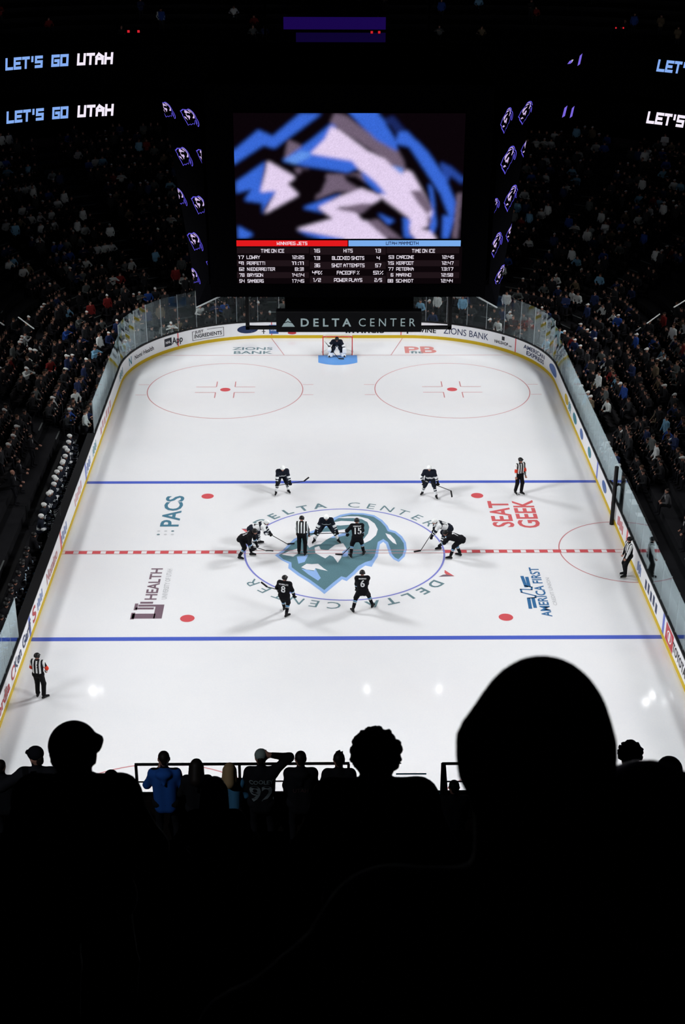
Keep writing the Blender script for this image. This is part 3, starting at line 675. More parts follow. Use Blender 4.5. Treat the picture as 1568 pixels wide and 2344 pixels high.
# ================================================================== STANDS
def loop(a, b, R, u):
    """rounded rectangle, u = 0 at far middle, + to the right, |u| <= 1"""
    sg = 1 if u >= 0 else -1; u = abs(u); k = (.1, .3, .7, .9)
    if u <= k[0]: t = u/k[0]; p = ((a-R)*t, b)
    elif u <= k[1]: t = (u-k[0])/(k[1]-k[0])*PI/2; p = (a-R+R*math.sin(t), b-R+R*math.cos(t))
    elif u <= k[2]: t = (u-k[1])/(k[2]-k[1]); p = (a, (b-R)*(1-2*t))
    elif u <= k[3]: t = (u-k[2])/(k[3]-k[2])*PI/2; p = (a-R+R*math.cos(t), -(b-R)-R*math.sin(t))
    else: t = (u-k[3])/(1-k[3]); p = ((a-R)*(1-t), -b)
    return np.array([sg*p[0], p[1]])
IN = (13.12, 30.65, 8.7); OUT = (32.0, 51.0, 20.0); NR = 21; ZR0, DZ = .3, .40
def bowl(u, f): return loop(*IN, u)*(1-f)+loop(*OUT, u)*f
def row_z(i): return ZR0+DZ*i
UU = np.linspace(-.62, .62, 140)
V = []; F = []
prof = []
for i in range(NR): prof += [(i/NR, row_z(i)), ((i+1)/NR, row_z(i))]
prof = [(0, -.2)]+prof+[(1.0, row_z(NR)+.4)]
k = len(prof)
for u in UU:
    for f, z in prof: p = bowl(u, f); V.append((p[0], p[1], z))
for i in range(len(UU)-1):
    for j in range(k-1): F.append((i*k+j, i*k+j+1, (i+1)*k+j+1, (i+1)*k+j))
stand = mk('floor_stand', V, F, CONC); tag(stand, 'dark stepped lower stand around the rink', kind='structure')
def wallring(name, f0z, m, u0=-.62, u1=.62, n=120, thick=0):
    """f0z: list of (extra offset beyond the bowl top, z)"""
    V = []; F = []; k = len(f0z); U = np.linspace(u0, u1, n)
    for u in U:
        p = bowl(u, 1); q = bowl(u, 1.01); d = (q-p)/np.linalg.norm(q-p)
        for e, z in f0z: V.append((*(p+d*e), z))
    for i in range(n-1):
        for j in range(k-1): F.append((i*k+j, i*k+j+1, (i+1)*k+j+1, (i+1)*k+j))
    return mk(name, V, F, m)
ZT = row_z(NR)
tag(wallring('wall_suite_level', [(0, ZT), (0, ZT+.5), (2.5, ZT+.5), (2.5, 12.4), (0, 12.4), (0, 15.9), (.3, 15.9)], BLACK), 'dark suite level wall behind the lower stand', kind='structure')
prof = [(.3, 15.6)]
for i in range(14): prof += [(.3+.85*i, 15.6+.6*i), (.3+.85*(i+1), 15.6+.6*i)]
prof += [(12.2, 40)]
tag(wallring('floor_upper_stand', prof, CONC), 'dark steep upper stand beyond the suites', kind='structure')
tag(wallring('trim_fascia', [(-.25, ZT+.0), (-.25, ZT+.62), (0, ZT+.62)], mat('fascia_dark', (.01, .006, .008), .6, .1)), 'thin dark fascia ledge over the lower stand', kind='structure')
# -- ribbon boards with lit lettering
RB = empty('ribbon_board'); tag(RB, 'upper black ribbon display reading LETS GO UTAH around the far end', 'display', 'ribbon displays')
RB2 = empty('ribbon_board'); tag(RB2, 'lower black ribbon display reading LETS GO UTAH around the far end', 'display', 'ribbon displays')
LEDBLUE = emat('led_light_blue', s8(132, 172, 240), 1.0); LEDWHITE = emat('led_white', s8(244, 236, 250), 1.0)
def bowl_arc():
    U = np.linspace(-.45, .45, 1801); P = np.array([bowl(u, 1) for u in U]); L = np.concatenate([[0], np.cumsum(np.linalg.norm(np.diff(P, axis=0), axis=1))]); L -= L[900]; return U, L
BU, BL = bowl_arc()
def rib_pt(l, off):
    u = np.interp(l, BL, BU); p = bowl(u, 1); q = bowl(u, 1.01); d = (q-p)/np.linalg.norm(q-p); return p-d*off
def rib_l(x, y, z):
    Ls = np.linspace(-45, 45, 1801); q = np.array([proj((*rib_pt(l, .3), z))[:2] for l in Ls]); return Ls[np.argmin(np.abs(q[:, 0]-x))]
def ribbon(root, z0, z1):
    V = []; F = []; Ls = np.linspace(-42, 42, 85)
    for l in Ls:
        for off, z in ((.28, z0), (.28, z1), (.05, z1), (.05, z0)): p = rib_pt(l, off); V.append((*p, z))
    for i in range(84):
        for j in range(4): F.append((i*4+j, i*4+4+j, i*4+4+(j+1) % 4, i*4+(j+1) % 4))
    mk('display_panel', V, F, BLACK, root)
def rib_text(root, s, x0, x1, z, h, m):
    l0, l1 = rib_l(x0, 0, z+h/2), rib_l(x1, 0, z+h/2); V, F, w = blk2d(s, 1.75, .66, .3, .16); P = [(*rib_pt(l0+(l1-l0)*x/w, .30), z+h*y) for x, y in V]
    mk('lit_lettering', P, F, m, root)
ribbon(RB, 13.95, 15.6); ribbon(RB2, 10.3, 11.95)
rib_text(RB, "LET'S", 13, 94, 14.3, .84, LEDBLUE); rib_text(RB, 'GO', 118, 152, 14.3, .84, LEDBLUE); rib_text(RB, 'UTAH', 178, 255, 14.3, .84, LEDWHITE)
rib_text(RB2, "LET'S", 16, 96, 10.62, .86, LEDBLUE); rib_text(RB2, 'GO', 120, 153, 10.62, .86, LEDBLUE); rib_text(RB2, 'UTAH', 179, 255, 10.62, .86, LEDWHITE)
rib_text(RB, "LET'S", 1506, 1585, 14.3, .84, LEDBLUE); rib_text(RB2, "LET'S", 1483, 1563, 10.62, .86, LEDWHITE); rib_text(RB2, "GO", 1586, 1630, 10.62, .86, LEDWHITE)
def rib_mark(root, x, z, w, h, m):
    l = rib_l(x, 0, z); P = [(*rib_pt(l+a*w, .3), z+b*h) for a, b in ((-.5, -.5), (.1, -.35), (.5, .5), (-.1, .3))]; mk('lit_emblem', P, [(0, 1, 2, 3)], m, root)
LEDPURPLE = emat('led_violet', s8(120, 100, 220), 1)
rib_mark(RB, 1305, 14.55, .4, .3, LEDPURPLE); rib_mark(RB, 1308, 14.62, .25, .25, LEDWHITE); rib_mark(RB, 1327, 14.75, .3, .9, LEDPURPLE)
rib_mark(RB2, 1292, 11.0, .35, .9, LEDPURPLE); rib_mark(RB2, 1309, 11.0, .3, .9, LEDPURPLE); rib_mark(RB2, 1293, 11.05, .15, .6, LEDWHITE)
for px in ((262, 1, 285), (1270, 1, 1400)):
    pass
# -- violet window and red signal lamps high at the far end
p0, p1 = atY(650, 92, 51.5), atY(882, 36, 51.5)
vw = empty('lounge_window', (0, 51.3, p0[2])); tag(vw, 'dim violet lit lounge window high above the video screen', 'window')
def local(root, mb, name, m): o = mb.build(name, m, root); o.matrix_parent_inverse = Matrix.Translation(root.location).inverted(); return o
zm = (p0[2]+p1[2])/2-.08
VIO = emat('violet_glow', s8(34, 12, 96), .55)
local(vw, MB().box(p0[0], p1[0], 50.5, 50.62, zm+.1, p1[2]), 'window_pane', VIO); local(vw, MB().box(p0[0]+.9, p1[0], 50.5, 50.62, p0[2], zm-.12), 'window_pane', emat('violet_glow_low', s8(22, 8, 66), .5)); local(vw, MB().box(p0[0]-.1, p1[0]+.1, 50.48, 50.66, zm-.12, zm+.1), 'window_frame', BLACK)
REDLED = emat('signal_red', s8(215, 35, 48), .9)
for (x, y), w_ in (((294, 72), 'left lamp of the pair high above the lettering'), ((317, 72), 'right lamp of the pair high above the lettering'), ((851, 74), 'left lamp of the pair beside the violet window'), ((868, 74), 'right lamp of the pair beside the violet window'), ((1410, 64), 'left lamp of the faint pair near the top corner'), ((1427, 64), 'right lamp of the faint pair near the top corner')):
    P = atY(x, y, 49.6); r = empty('signal_lamp', P); tag(r, 'small red signal lamp, '+w_, 'lamp', 'red signal lamps')
    d = .085 if x < 1400 else .05
    local(r, MB().box(P[0]-d, P[0]+d, 49.6, 49.64, P[2]-d, P[2]+d), 'lens', REDLED); local(r, MB().box(P[0]-d-.03, P[0]+d+.03, 49.64, 49.75, P[2]-d-.03, P[2]+d+.03), 'housing', BLACK)

# ================================================================== VIDEO SCOREBOARD
SB = empty('scoreboard', (0, 0, 12)); tag(SB, 'black centre-hung video scoreboard with bright screen and player statistics', 'scoreboard')
def sb(mb, name, m): o = mb.build(name, m, SB); o.matrix_parent_inverse = Matrix.Translation(SB.location).inverted(); return o
def sbm(name, V, F, m, mi=None):
    o = mk(name, V, F, m, SB, mi); o.matrix_parent_inverse = Matrix.Translation(SB.location).inverted(); return o
YS = -5.0
def sc(x, y, off=0.0): p = atY(520+x/2.8, 240+y/2.8, YS-off); return p       # from screen tracing to the scoreboard's front plane
# cabinet: front frame, tapered wings and neck
zt, zb = 21.6, 13.62
mb = MB(); mb.box(-5.3, 5.3, YS+.06, 5.0, zb, zt); sb(mb, 'cabinet', BLACK)
A = lambda x, y, Y: atY(x, y, Y)
# corner displays run back from the front face and taper toward the bottom
wings = {}
for nm, q in (('l', [(372, 226, .5), (456, 226, -4.6), (479, 650, -4.6), (446, 650, -2.2)]), ('r', [(1220, 226, .5), (1147, 226, -4.6), (1119, 650, -4.6), (1146, 650, -2.2)])):
    Q = [A(x, y, Y) for x, y, Y in q]; wings[nm] = Q; sx = -1 if nm == 'l' else 1
    inn = np.array([-sx*.5, 1.6, 0]); tip = A(450 if nm == 'l' else 1137, 703, -3.0); tip2 = A(505 if nm == 'l' else 1090, 677, -4.7)
    order = (0, 1, 2, 3)
    V = [Q[3], Q[2], Q[2]+inn, Q[3]+inn, Q[0], Q[1], Q[1]+inn, Q[0]+inn]
    sb(MB().hexa(V), 'corner_display', BLACK)
    wv = [Q[3], Q[2], tip2, tip]; off = np.array([0, .35, 0])
    sb(MB().hexa([tip, tip2, tip2+off, tip+off, Q[3], Q[2]+(0, 0, .3), Q[2]+off, Q[3]+off]), 'corner_fin', BLACK)
    sb(MB().tube(tip+(0, -.05, 0), tip2+(0, -.05, 0), .03, n=6), 'edge_trim', ALU)
# video picture (flat moving picture, its colours held per vertex)
KK, B_, W_, G_ = s8(10, 4, 8), s8(56, 104, 214), s8(226, 208, 238), s8(112, 96, 116)
B2_ = s8(96, 146, 232)
POLY = [(B_, [(38,290),(200,160),(290,200),(470,55),(600,55),(300,270),(230,250),(40,370)]), (B_, [(45,490),(240,360),(215,480),(210,550),(310,545),(230,650),(215,700),(215,620),(100,605),(150,530),(50,555)]),
 (W_, [(255,355),(430,455),(380,500),(450,570),(230,690),(310,545),(205,550),(240,430)]), (G_, [(390,220),(480,260),(430,330),(365,340)]), (B_, [(350,350),(540,220),(690,100),(700,140),(560,290),(820,345),(880,420),(830,400),(770,425),(620,400),(480,380)]), (B2_, [(360,345),(470,290),(540,300),(520,330),(430,370)]),
 (G_, [(430,400),(520,400),(450,440)]), (G_, [(560,600),(640,440),(740,440),(860,430),(950,560),(700,545)]), (KK, [(480,400),(600,420),(640,470),(600,560),(520,590),(420,540),(400,500)]),
 (W_, [(665,135),(720,160),(900,290),(1080,370),(1190,430),(1250,530),(1330,660),(1330,760),(1300,700),(1180,720),(1100,660),(1000,590),(960,520),(880,440),(800,350),(530,305),(620,220)]), (G_, [(690,52),(760,70),(900,170),(1080,260),(1130,350),(1150,420),(1110,430),(1000,330),(860,240),(700,140),(660,110)]),
 (B2_, [(1050,380),(1130,400),(1130,440)]), (G_, [(1180,540),(1250,540),(1330,660),(1300,700),(1230,620)]), (B_, [(780,52),(960,52),(1080,190),(1090,290),(960,220),(860,130)]), (s8(26, 40, 96), [(1000,90),(1060,70),(1160,180),(1080,230)]), (KK, [(1010,120),(1050,130),(1090,190),(1060,190)]),
 (B_, [(1100,170),(1150,165),(1290,300),(1400,450),(1480,620),(1470,740),(1440,858),(1380,858),(1440,700),(1380,560),(1290,430),(1170,260),(1080,240)]), (KK, [(1090,280),(1140,250),(1240,360),(1300,480),(1270,520),(1170,400)]), (B_, [(1300,490),(1350,560),(1340,650),(1360,760),(1330,858),(1310,760),(1330,680)]), (KK, [(1320,500),(1390,580),(1430,690),(1390,740),(1350,680)]),
 (s8(40, 72, 160), [(1370,360),(1440,390),(1525,460),(1522,500),(1440,440),(1420,500),(1380,400)]), (KK, [(740,440),(830,445),(960,530),(1010,565),(860,540),(760,480)]), (B_, [(860,410),(960,490),(1030,570),(960,550),(880,470)]),
 (B_, [(480,655),(620,600),(740,560),(570,660),(640,690)]), (W_, [(580,650),(740,575),(860,530),(1000,580),(960,620),(700,650),(830,690),(900,740),(1020,830),(1030,860),(760,860),(440,795),(680,725)]), (G_, [(690,660),(860,625),(960,625),(900,690),(780,680)]),
 (KK, [(840,710),(960,610),(1040,640),(1150,720),(1160,860),(1060,800),(980,720),(880,745)]), (B_, [(970,690),(1080,740),(1040,762)]), (G_, [(900,745),(970,730),(1130,860),(1020,850)]), (W_, [(1180,720),(1300,700),(1300,780),(1360,860),(1230,860),(1190,820)]), (B_, [(1140,715),(1190,735),(1180,820),(1225,860),(1150,845)]), (KK, [(1250,790),(1320,770),(1312,810)]), (G_, [(1300,690),(1330,740),(1300,790)]),
 (B_, [(50,775),(150,830),(100,858),(50,858)]), (B_, [(440,800),(760,860),(600,860),(500,830)]), (KK, [(1360,760),(1400,740),(1410,858),(1370,858)]), (B_, [(1400,700),(1450,720),(1440,858),(1405,858)]), (G_, [(1490,560),(1520,560),(1500,858),(1470,858)])]
def inpoly(P, X, Y):
    r = np.zeros(X.shape, bool); n = len(P); j = n-1
    for i in range(n):
        xi, yi = P[i]; xj, yj = P[j]
        r ^= ((yi > Y) != (yj > Y)) & (X < (xj-xi)*(Y-yi)/(yj-yi+1e-9)+xi); j = i
    return r
NX, NY = 300, 165
gx = np.linspace(40, 1524, NX); gy = np.linspace(52, 858, NY); GX, GY = np.meshgrid(gx, gy)
IM = np.zeros((NY, NX, 3)); IM[:] = KK
for c, P in POLY: IM[inpoly(P, GX, GY)] = c
def blur(A, sg, ax):
    r = int(3*sg); kk = np.exp(-.5*(np.arange(-r, r+1)/sg)**2); kk /= kk.sum(); pad = [(0, 0)]*3; pad[ax] = (r, r); B = np.pad(A, pad, 'edge'); out = 0
    for i, q in enumerate(kk): out = out+q*np.take(B, np.arange(i, i+A.shape[ax]), ax)
    return out
IM = blur(blur(IM, 2.3, 0), 2.3, 1)
IM *= (1+.06*nrng.standard_normal((NY, NX, 1)))
V = []
tl, tr, bl_, br = sc(38, 52), sc(1526, 52), sc(59, 858), sc(1500, 858)
xl, xr = (tl[0]+bl_[0])/2, (tr[0]+br[0])/2; zt_, zb_ = tl[2], bl_[2]
for j in range(NY):
    for i in range(NX): V.append((xl+(xr-xl)*i/(NX-1), YS, zt_+(zb_-zt_)*j/(NY-1)))
I0 = np.arange(NY*NX).reshape(NY, NX); F = np.stack([I0[1:, :-1], I0[1:, 1:], I0[:-1, 1:], I0[:-1, :-1]], -1).reshape(-1, 4)
scr = sbm('video_screen', V, F, vcol_emat())
at_ = scr.data.color_attributes.new('video', 'FLOAT_COLOR', 'POINT'); at_.data.foreach_set('color', np.concatenate([np.maximum(IM, 0).reshape(-1, 3), np.ones((NY*NX, 1))], 1).astype(np.float32).ravel())
def panel(x0, x1, y0, y1, m, name, off=.01):
    a = sc(x0, y0); b = sc(x1, y1); V = [(a[0], YS-off, b[2]), (b[0], YS-off, b[2]), (b[0], YS-off, a[2]), (a[0], YS-off, a[2])]; return sbm(name, V, [(0, 1, 2, 3)], m)
LRED, LBLUE, LTXT, LNAVY = emat('led_red', s8(228, 26, 30), 1), emat('led_sky_blue', s8(122, 172, 236), 1), emat('led_text', s8(236, 228, 240), 1), emat('led_navy', s8(10, 14, 60), 1)
LROW, LROW2 = emat('led_row', s8(30, 20, 24), 1), emat('led_row_dark', s8(12, 6, 9), 1)
panel(60, 1498, 906, 1146, LROW2, 'statistics_panel', .004)
panel(59, 772, 868, 906, LRED, 'team_banner'); panel(778, 1496, 868, 906, LBLUE, 'team_banner')
for y in (914, 996, 1072): 
    for x0, x1 in ((62, 524), (1022, 1486)): panel(x0, x1, y, y+38, LROW, 'statistics_row', .007)
for y in (914, 1006, 1096): panel(530, 1016, y, y+46, LROW, 'statistics_row', .007)
def sbtext(s, xc, yc, w, h, m, align='c', wt=1.2):
    V, F, tw = blk2d(s, wt, .70, .26); x0 = xc-w/2 if align == 'c' else (xc if align == 'l' else xc-w)
    a = sc(x0, yc+h/2); b = sc(x0+w, yc-h/2); V3 = [(a[0]+(b[0]-a[0])*x/tw, YS-.02, a[2]+(b[2]-a[2])*y) for x, y in V]; sbm('lit_lettering', V3, F, m)
sbtext('WINNIPEG JETS', 416, 887, 192, 22, LTXT); sbtext('UTAH MAMMOTH', 1122, 886, 206, 22, LNAVY)
for x in (291, 1258): sbtext('TIME ON ICE', x, 935, 146, 24, LTXT)
for k, (a, b, c) in enumerate((('17', 'LOWRY', '12:25'), ('91', 'PERFETTI', '11:11'), ('62', 'NIEDERREITER', '8:31'), ('78', 'BRYSON', '14:14'), ('54', 'SAMBERG', '17:45'))):
    y = 976+38*k; sbtext(a, 76+k, y, 30, 22, LTXT, 'l'); sbtext(b, 126+1.5*k, y, 15*len(b)-(4 if len(b) > 6 else -8), 22, LTXT, 'l'); sbtext(c, 492, y, 72 if len(c) > 4 else 56, 22, LTXT, 'r')
for k, (a, b, c) in enumerate((('53', 'CARCONE', '12:45'), ('15', 'KERFOOT', '12:47'), ('77', 'PETERKA', '13:17'), ('6', 'MARINO', '12:58'), ('88', 'SCHMIDT', '12:44'))):
    y = 975+38*k; sbtext(a, 1068-1.5*k, y, 32 if len(a) > 1 else 14, 22, LTXT, 'r'); sbtext(b, 1086-.8*k, y, 15.6*len(b), 22, LTXT, 'l'); sbtext(c, 1452-2*k, y, 72, 22, LTXT, 'r')
for k, (a, b, c) in enumerate((('16', 'HITS', '13'), ('13', 'BLOCKED SHOTS', '4'), ('36', 'SHOT ATTEMPTS', '57'), ('49%', 'FACEOFF %', '51%'), ('1/2', 'POWER PLAYS', '2/5'))):
    y = 934+47*k; sbtext(a, 577, y, (32, 32, 34, 60, 44)[k], 24, LTXT); sbtext(b, 775, y, (56, 204, 208, 142, 178)[k], 24, LTXT); sbtext(c, 968, y, (30, 16, 36, 60, 46)[k], 24, LTXT)
# emblems on the corner displays
LGLOW, LEMB = emat('led_violet_blue', s8(104, 92, 236), .85), emat('led_lilac', s8(214, 190, 236), .9)
LH = np.array(LOGO_H, float); LW_ = [np.array(P, float) for P in LOGO_W]
def norm_logo(P): return np.stack([(P[:, 0]-785)/1480, -(P[:, 1]-520)/900], 1)      # centred unit emblem
def emblem(nm, fx, fy, size, sh):
    """emblem laid on the corner display's own plane; fx, fy in its 0..1 frame"""
    Q = wings[nm]; TL, TR, BR, BL2 = Q if nm == 'l' else (Q[1], Q[0], Q[3], Q[2])
    nn = nrm(np.cross(TR-TL, BL2-TL)); nn = nn if nn[1] < 0 else -nn
    def T(P):
        x = fx+P[:, 0]*size[0]; y = fy-P[:, 1]*size[1]+P[:, 0]*sh; x = np.clip(x, 0, 1); y = np.clip(y, 0, 1)
        return ((TL*(1-x[:, None])+TR*x[:, None])*(1-y[:, None])+(BL2*(1-x[:, None])+BR*x[:, None])*y[:, None])+nn*.03
    def keep(V, F):
        V = np.asarray(V); out = []
        for f in F:
            p = V[list(f)]; c = sum((np.cross(p[i]-p[0], p[i+1]-p[0]) for i in range(1, len(p)-1)), np.zeros(3))
            if np.linalg.norm(c) > 4e-4: out.append(f)
        return out
    def put(name, V, F, m):
        F = keep(V, F)
        if F: sbm(name, V, F, m)
    def ring(P, k0, k1, rng_=None):
        c0 = P.mean(0); a_ = T(c0+(P-c0)*k0); b_ = T(c0+(P-c0)*k1); n = len(P)
        put('lit_emblem_outline', np.concatenate([a_, b_]), [(i, (i+1) % n, n+(i+1) % n, n+i) for i in (rng_ or range(n))], LGLOW)
    P = norm_logo(LH); ring(P, 1, .91); ring(norm_logo(np.array(LOGO_D, float)), .80, .73, range(10, 20))
    for Wp in LW_[:5]: put('lit_emblem', T(norm_logo(Wp)), tri(norm_logo(Wp)), LEMB)
def place_emblem(nm, px, py, wpx, hpx, shpx):
    Q = wings[nm]; TL, TR, BR, BL2 = Q if nm == 'l' else (Q[1], Q[0], Q[3], Q[2])
    q = [np.array(proj(p)[:2]) for p in (TL, TR, BR, BL2)]
    fx, fy = .5, .5
    for _ in range(30):
        p = (q[0]*(1-fx)+q[1]*fx)*(1-fy)+(q[3]*(1-fx)+q[2]*fx)*fy; wv = (q[1]-q[0])*(1-fy)+(q[2]-q[3])*fy; hv = (q[3]-q[0])*(1-fx)+(q[2]-q[1])*fx
        J = np.stack([wv, hv], 1); d = np.linalg.solve(J, np.array([px, py])-p); fx += d[0]; fy += d[1]
    emblem(nm, fx, fy, (wpx/np.linalg.norm(wv), hpx/np.linalg.norm(hv)), shpx/np.linalg.norm(hv))
for px, py, wd, hg in ((384, 252, 38, 40), (437, 268, 40, 42), (424, 357, 38, 48), (469, 356, 34, 40), (412, 450, 34, 44), (459, 466, 36, 48), (449, 552, 34, 48), (446, 632, 26, 40), (489, 612, 30, 40)): place_emblem('l', px, py, wd, hg, 34)
for px, py, wd, hg in ((1157, 274, 26, 54), (1201, 258, 34, 50), (1161, 363, 34, 60), (1206, 335, 30, 50), (1128, 472, 26, 44), (1167, 452, 30, 58), (1134, 558, 26, 56), (1168, 530, 22, 44), (1143, 632, 24, 50)): place_emblem('r', px, py, wd, hg, -14)
# neck and lettered board below the screen
a, b = atY(652, 676, YS+.3), atY(946, 716, YS+.3); sb(MB().box(a[0], b[0], YS+.3, YS+3, b[2]-.1, zb+.02), 'neck', BLACK)
a, b = atY(632, 713, YS), atY(964, 760, YS); sb(MB().box(a[0], b[0], YS, YS+.4, b[2], a[2]), 'name_board', mat('name_board_black', (.004, .004, .006), .5, .2))
sb(MB().box(a[0]-.01, b[0]+.01, YS-.015, YS+.0, a[2]-.03, a[2]), 'name_board_edge', mat('edge_grey', (.02, .02, .022), .5, .2))
NAMEL = emat('name_letters_lit', s8(150, 168, 172), .8)
def nametext(s, x0, x1, y0, y1, bold):
    V, F, w = text2d(s, bold, .42); A0 = atY(x0, y1, YS-.03); B0 = atY(x1, y0, YS-.03); V3 = [(A0[0]+(B0[0]-A0[0])*x/w, YS-.03, A0[2]+(B0[2]-A0[2])*y) for x, y in V]; sbm('board_lettering', V3, F, NAMEL)
nametext('DELTA', 687, 803, 729, 747, 1); nametext('CENTER', 820, 951, 729, 747, 0)
def npoly(P): return [tuple(atY(x, y, YS-.03)) for x, y in P]
sbm('board_emblem', npoly([(659, 728), (652, 738), (659, 735.5), (667, 738)]), [(0, 1, 2, 3)], NAMEL); sbm('board_emblem', npoly([(650, 740), (645, 748), (659, 742.5), (675, 748), (669, 740), (659, 737.5)]), [(0, 1, 2, 3), (0, 3, 4, 5)], NAMEL)
# hanging frame round the name board
a, b = atY(567, 748, YS+.6), atY(1029, 748, YS+.6); t = .075
for x in (a[0], b[0]): sb(MB().box(x-t, x+t, YS+.6-t, YS+.6+t, a[2]-.1, zb+.05), 'hanger_post', PLASTIC_BLACK)
sb(MB().box(a[0]-t, b[0]+t, YS+.6-t, YS+.6+t, a[2]-.09, a[2]+.03), 'hanger_bar', PLASTIC_BLACK)
for sx in (-3.2, 3.2): sb(MB().tube((sx, 0, zt), (sx, 0, 36), .05), 'hoist_cable', PLASTIC_BLACK)
# -- floodlight fixtures whose mirror images show on the ice
FL = emat('flood_lens', (1, 1, 1), 30.0)
for (px, py), lab, n_ in (((840, 1577), 'middle', 1), ((222, 1580), 'west side', 2), ((1512, 1606), 'east side', 4), ((1005, 1577), 'inner east', 1)):
    p = atZ(px, py, 0); d = ray(px, py)*np.array([1, 1, -1]); P = p+d*26/d[2]
    r = empty('arena_floodlight', P); tag(r, 'arena ceiling floodlight, '+lab+' of the row mirrored in the ice', 'floodlight', 'arena ceiling floodlights')
    for q in range(n_):
        ox = (q-(n_-1)/2)*(.6 if n_ < 3 else .7); oy = 0 if n_ < 3 else (q % 2)*.9
        s_ = .2 if n_ > 1 else .15
        if n_ == 2 and q == 1: s_ = .1
        local(r, MB().box(P[0]+ox-s_, P[0]+ox+s_, P[1]+oy-s_, P[1]+oy+s_, P[2], P[2]+.05), 'lens', FL); local(r, MB().box(P[0]+ox-s_-.06, P[0]+ox+s_+.06, P[1]+oy-s_-.06, P[1]+oy+s_+.06, P[2]+.05, P[2]+.4), 'housing', BLACK)
    local(r, MB().tube((P[0], P[1], P[2]+.3), (P[0], P[1], P[2]+9), .04), 'cable', BLACK)

# ================================================================== GOAL
def goal(sy):
    y0 = sy*89*FT
    g = empty('hockey_goal', (0, y0, 0)); tag(g, 'red hockey goal with white net behind the goalkeeper' if sy > 0 else 'red hockey goal with white net below the near spectators', 'goal')
    d = sy; x = .915; r = .03
    mb = MB(); mb.tube((-x, 0, 0), (-x, 0, 1.22), r).tube((x, 0, 0), (x, 0, 1.22), r).tube((-x-.03, 0, 1.22), (x+.03, 0, 1.22), r); mb.build('goal_frame', POSTRED, g)
    base = [(-x, 0), (-x-.12, d*.55), (-x+.18, d*.98), (0, d*1.1), (x-.18, d*.98), (x+.12, d*.55), (x, 0)]
    mb = MB(); mb.path([(a, b, .03) for a, b in base], .022); mb.build('base_frame', NET, g)
    top = [(-x, 0), (-x+.02, d*.25), (-x+.22, d*.48), (0, d*.52), (x-.22, d*.48), (x-.02, d*.25), (x, 0)]
    mb = MB(); mb.path([(a, b, 1.2) for a, b in top], .018); mb.build('top_frame', NET, g)
    def samp(P, n):
        P = np.array(P); L = np.concatenate([[0], np.cumsum(np.linalg.norm(np.diff(P, axis=0), axis=1))]); t = np.linspace(0, L[-1], n); return np.stack([np.interp(t, L, P[:, 0]), np.interp(t, L, P[:, 1])], 1)
    n = 34; B = samp(base, n); T = samp(top, n); mb = MB(); rows = 12; pts = [[(*(B[i]*(1-k/rows)+T[i]*(k/rows)), .03+1.17*k/rows) for i in range(n)] for k in range(rows+1)]
    for k in range(rows):
        for i in range(n-1): mb.tube(pts[k][i], pts[k][i+1], .004, n=3, cap=False); mb.tube(pts[k][i], pts[k+1][i], .004, n=3, cap=False)
    for k in range(1, 6):
        for i in range(n-1):
            f = k/6; mb.tube((T[i][0]*1, T[i][1]*f, 1.2), (T[i+1][0], T[i+1][1]*f, 1.2), .004, n=3, cap=False)
    o = mb.build('net', NET, g); o['kind'] = 'stuff'
goal(1)

# ================================================================== PEOPLE ON THE ICE
UNDER = mat('undershirt_black', (.01, .01, .012), .9, .1)
WHT = mat('jersey_white', (.74, .76, .78), .85, .1); NAVY = mat('jersey_navy', (.010, .013, .022), .85, .1); SKYB = mat('jersey_sky_blue', (.20, .42, .68), .85, .1); BLK_ = mat('jersey_black', (.006, .006, .008), .85, .1)
GREYW = mat('jersey_pale_grey', (.42, .46, .48), .85, .1)
HELW = mat('helmet_white', (.8, .82, .82), .35, .4); HELB = mat('helmet_black', (.008, .008, .009), .4, .3); GLV = mat('glove_black', (.008, .008, .009), .8, .1)
BOOT = mat('skate_boot_black', (.010, .010, .011), .5, .2); HOLD = mat('skate_holder_white', (.6, .62, .62), .4, .3); SHAFT = mat('stick_black', (.012, .012, .013), .5, .2); TAPE = mat('stick_tape', (.5, .5, .46), .8, .1)
REFPANT = mat('official_trousers_black', (.006, .006, .007), .85, .1); ARMBAND = mat('armband_orange_red', (.72, .05, .02), .7, .2)
def helmet(J, s, m, root, nm='helmet', h=.018):
    R = np.stack([J['hr'], J['hf'], J['hu']], 1); c = J['hd']; L = lambda x, y, z: c+R@np.array([x, y, z])*s
    P = [ell(L(0, -.008, .038), np.array([.098, .122, .092])*s, 0, R), cap(L(-.07, .088, .045), L(.07, .088, .045), .02*s, m=0), cap(L(-.088, -.02, -.02), L(-.085, .02, .02), .024*s, m=0), cap(L(.088, -.02, -.02), L(.085, .02, .02), .024*s, m=0)]
    return sdf_obj(nm, P, [m], h, .02, root)
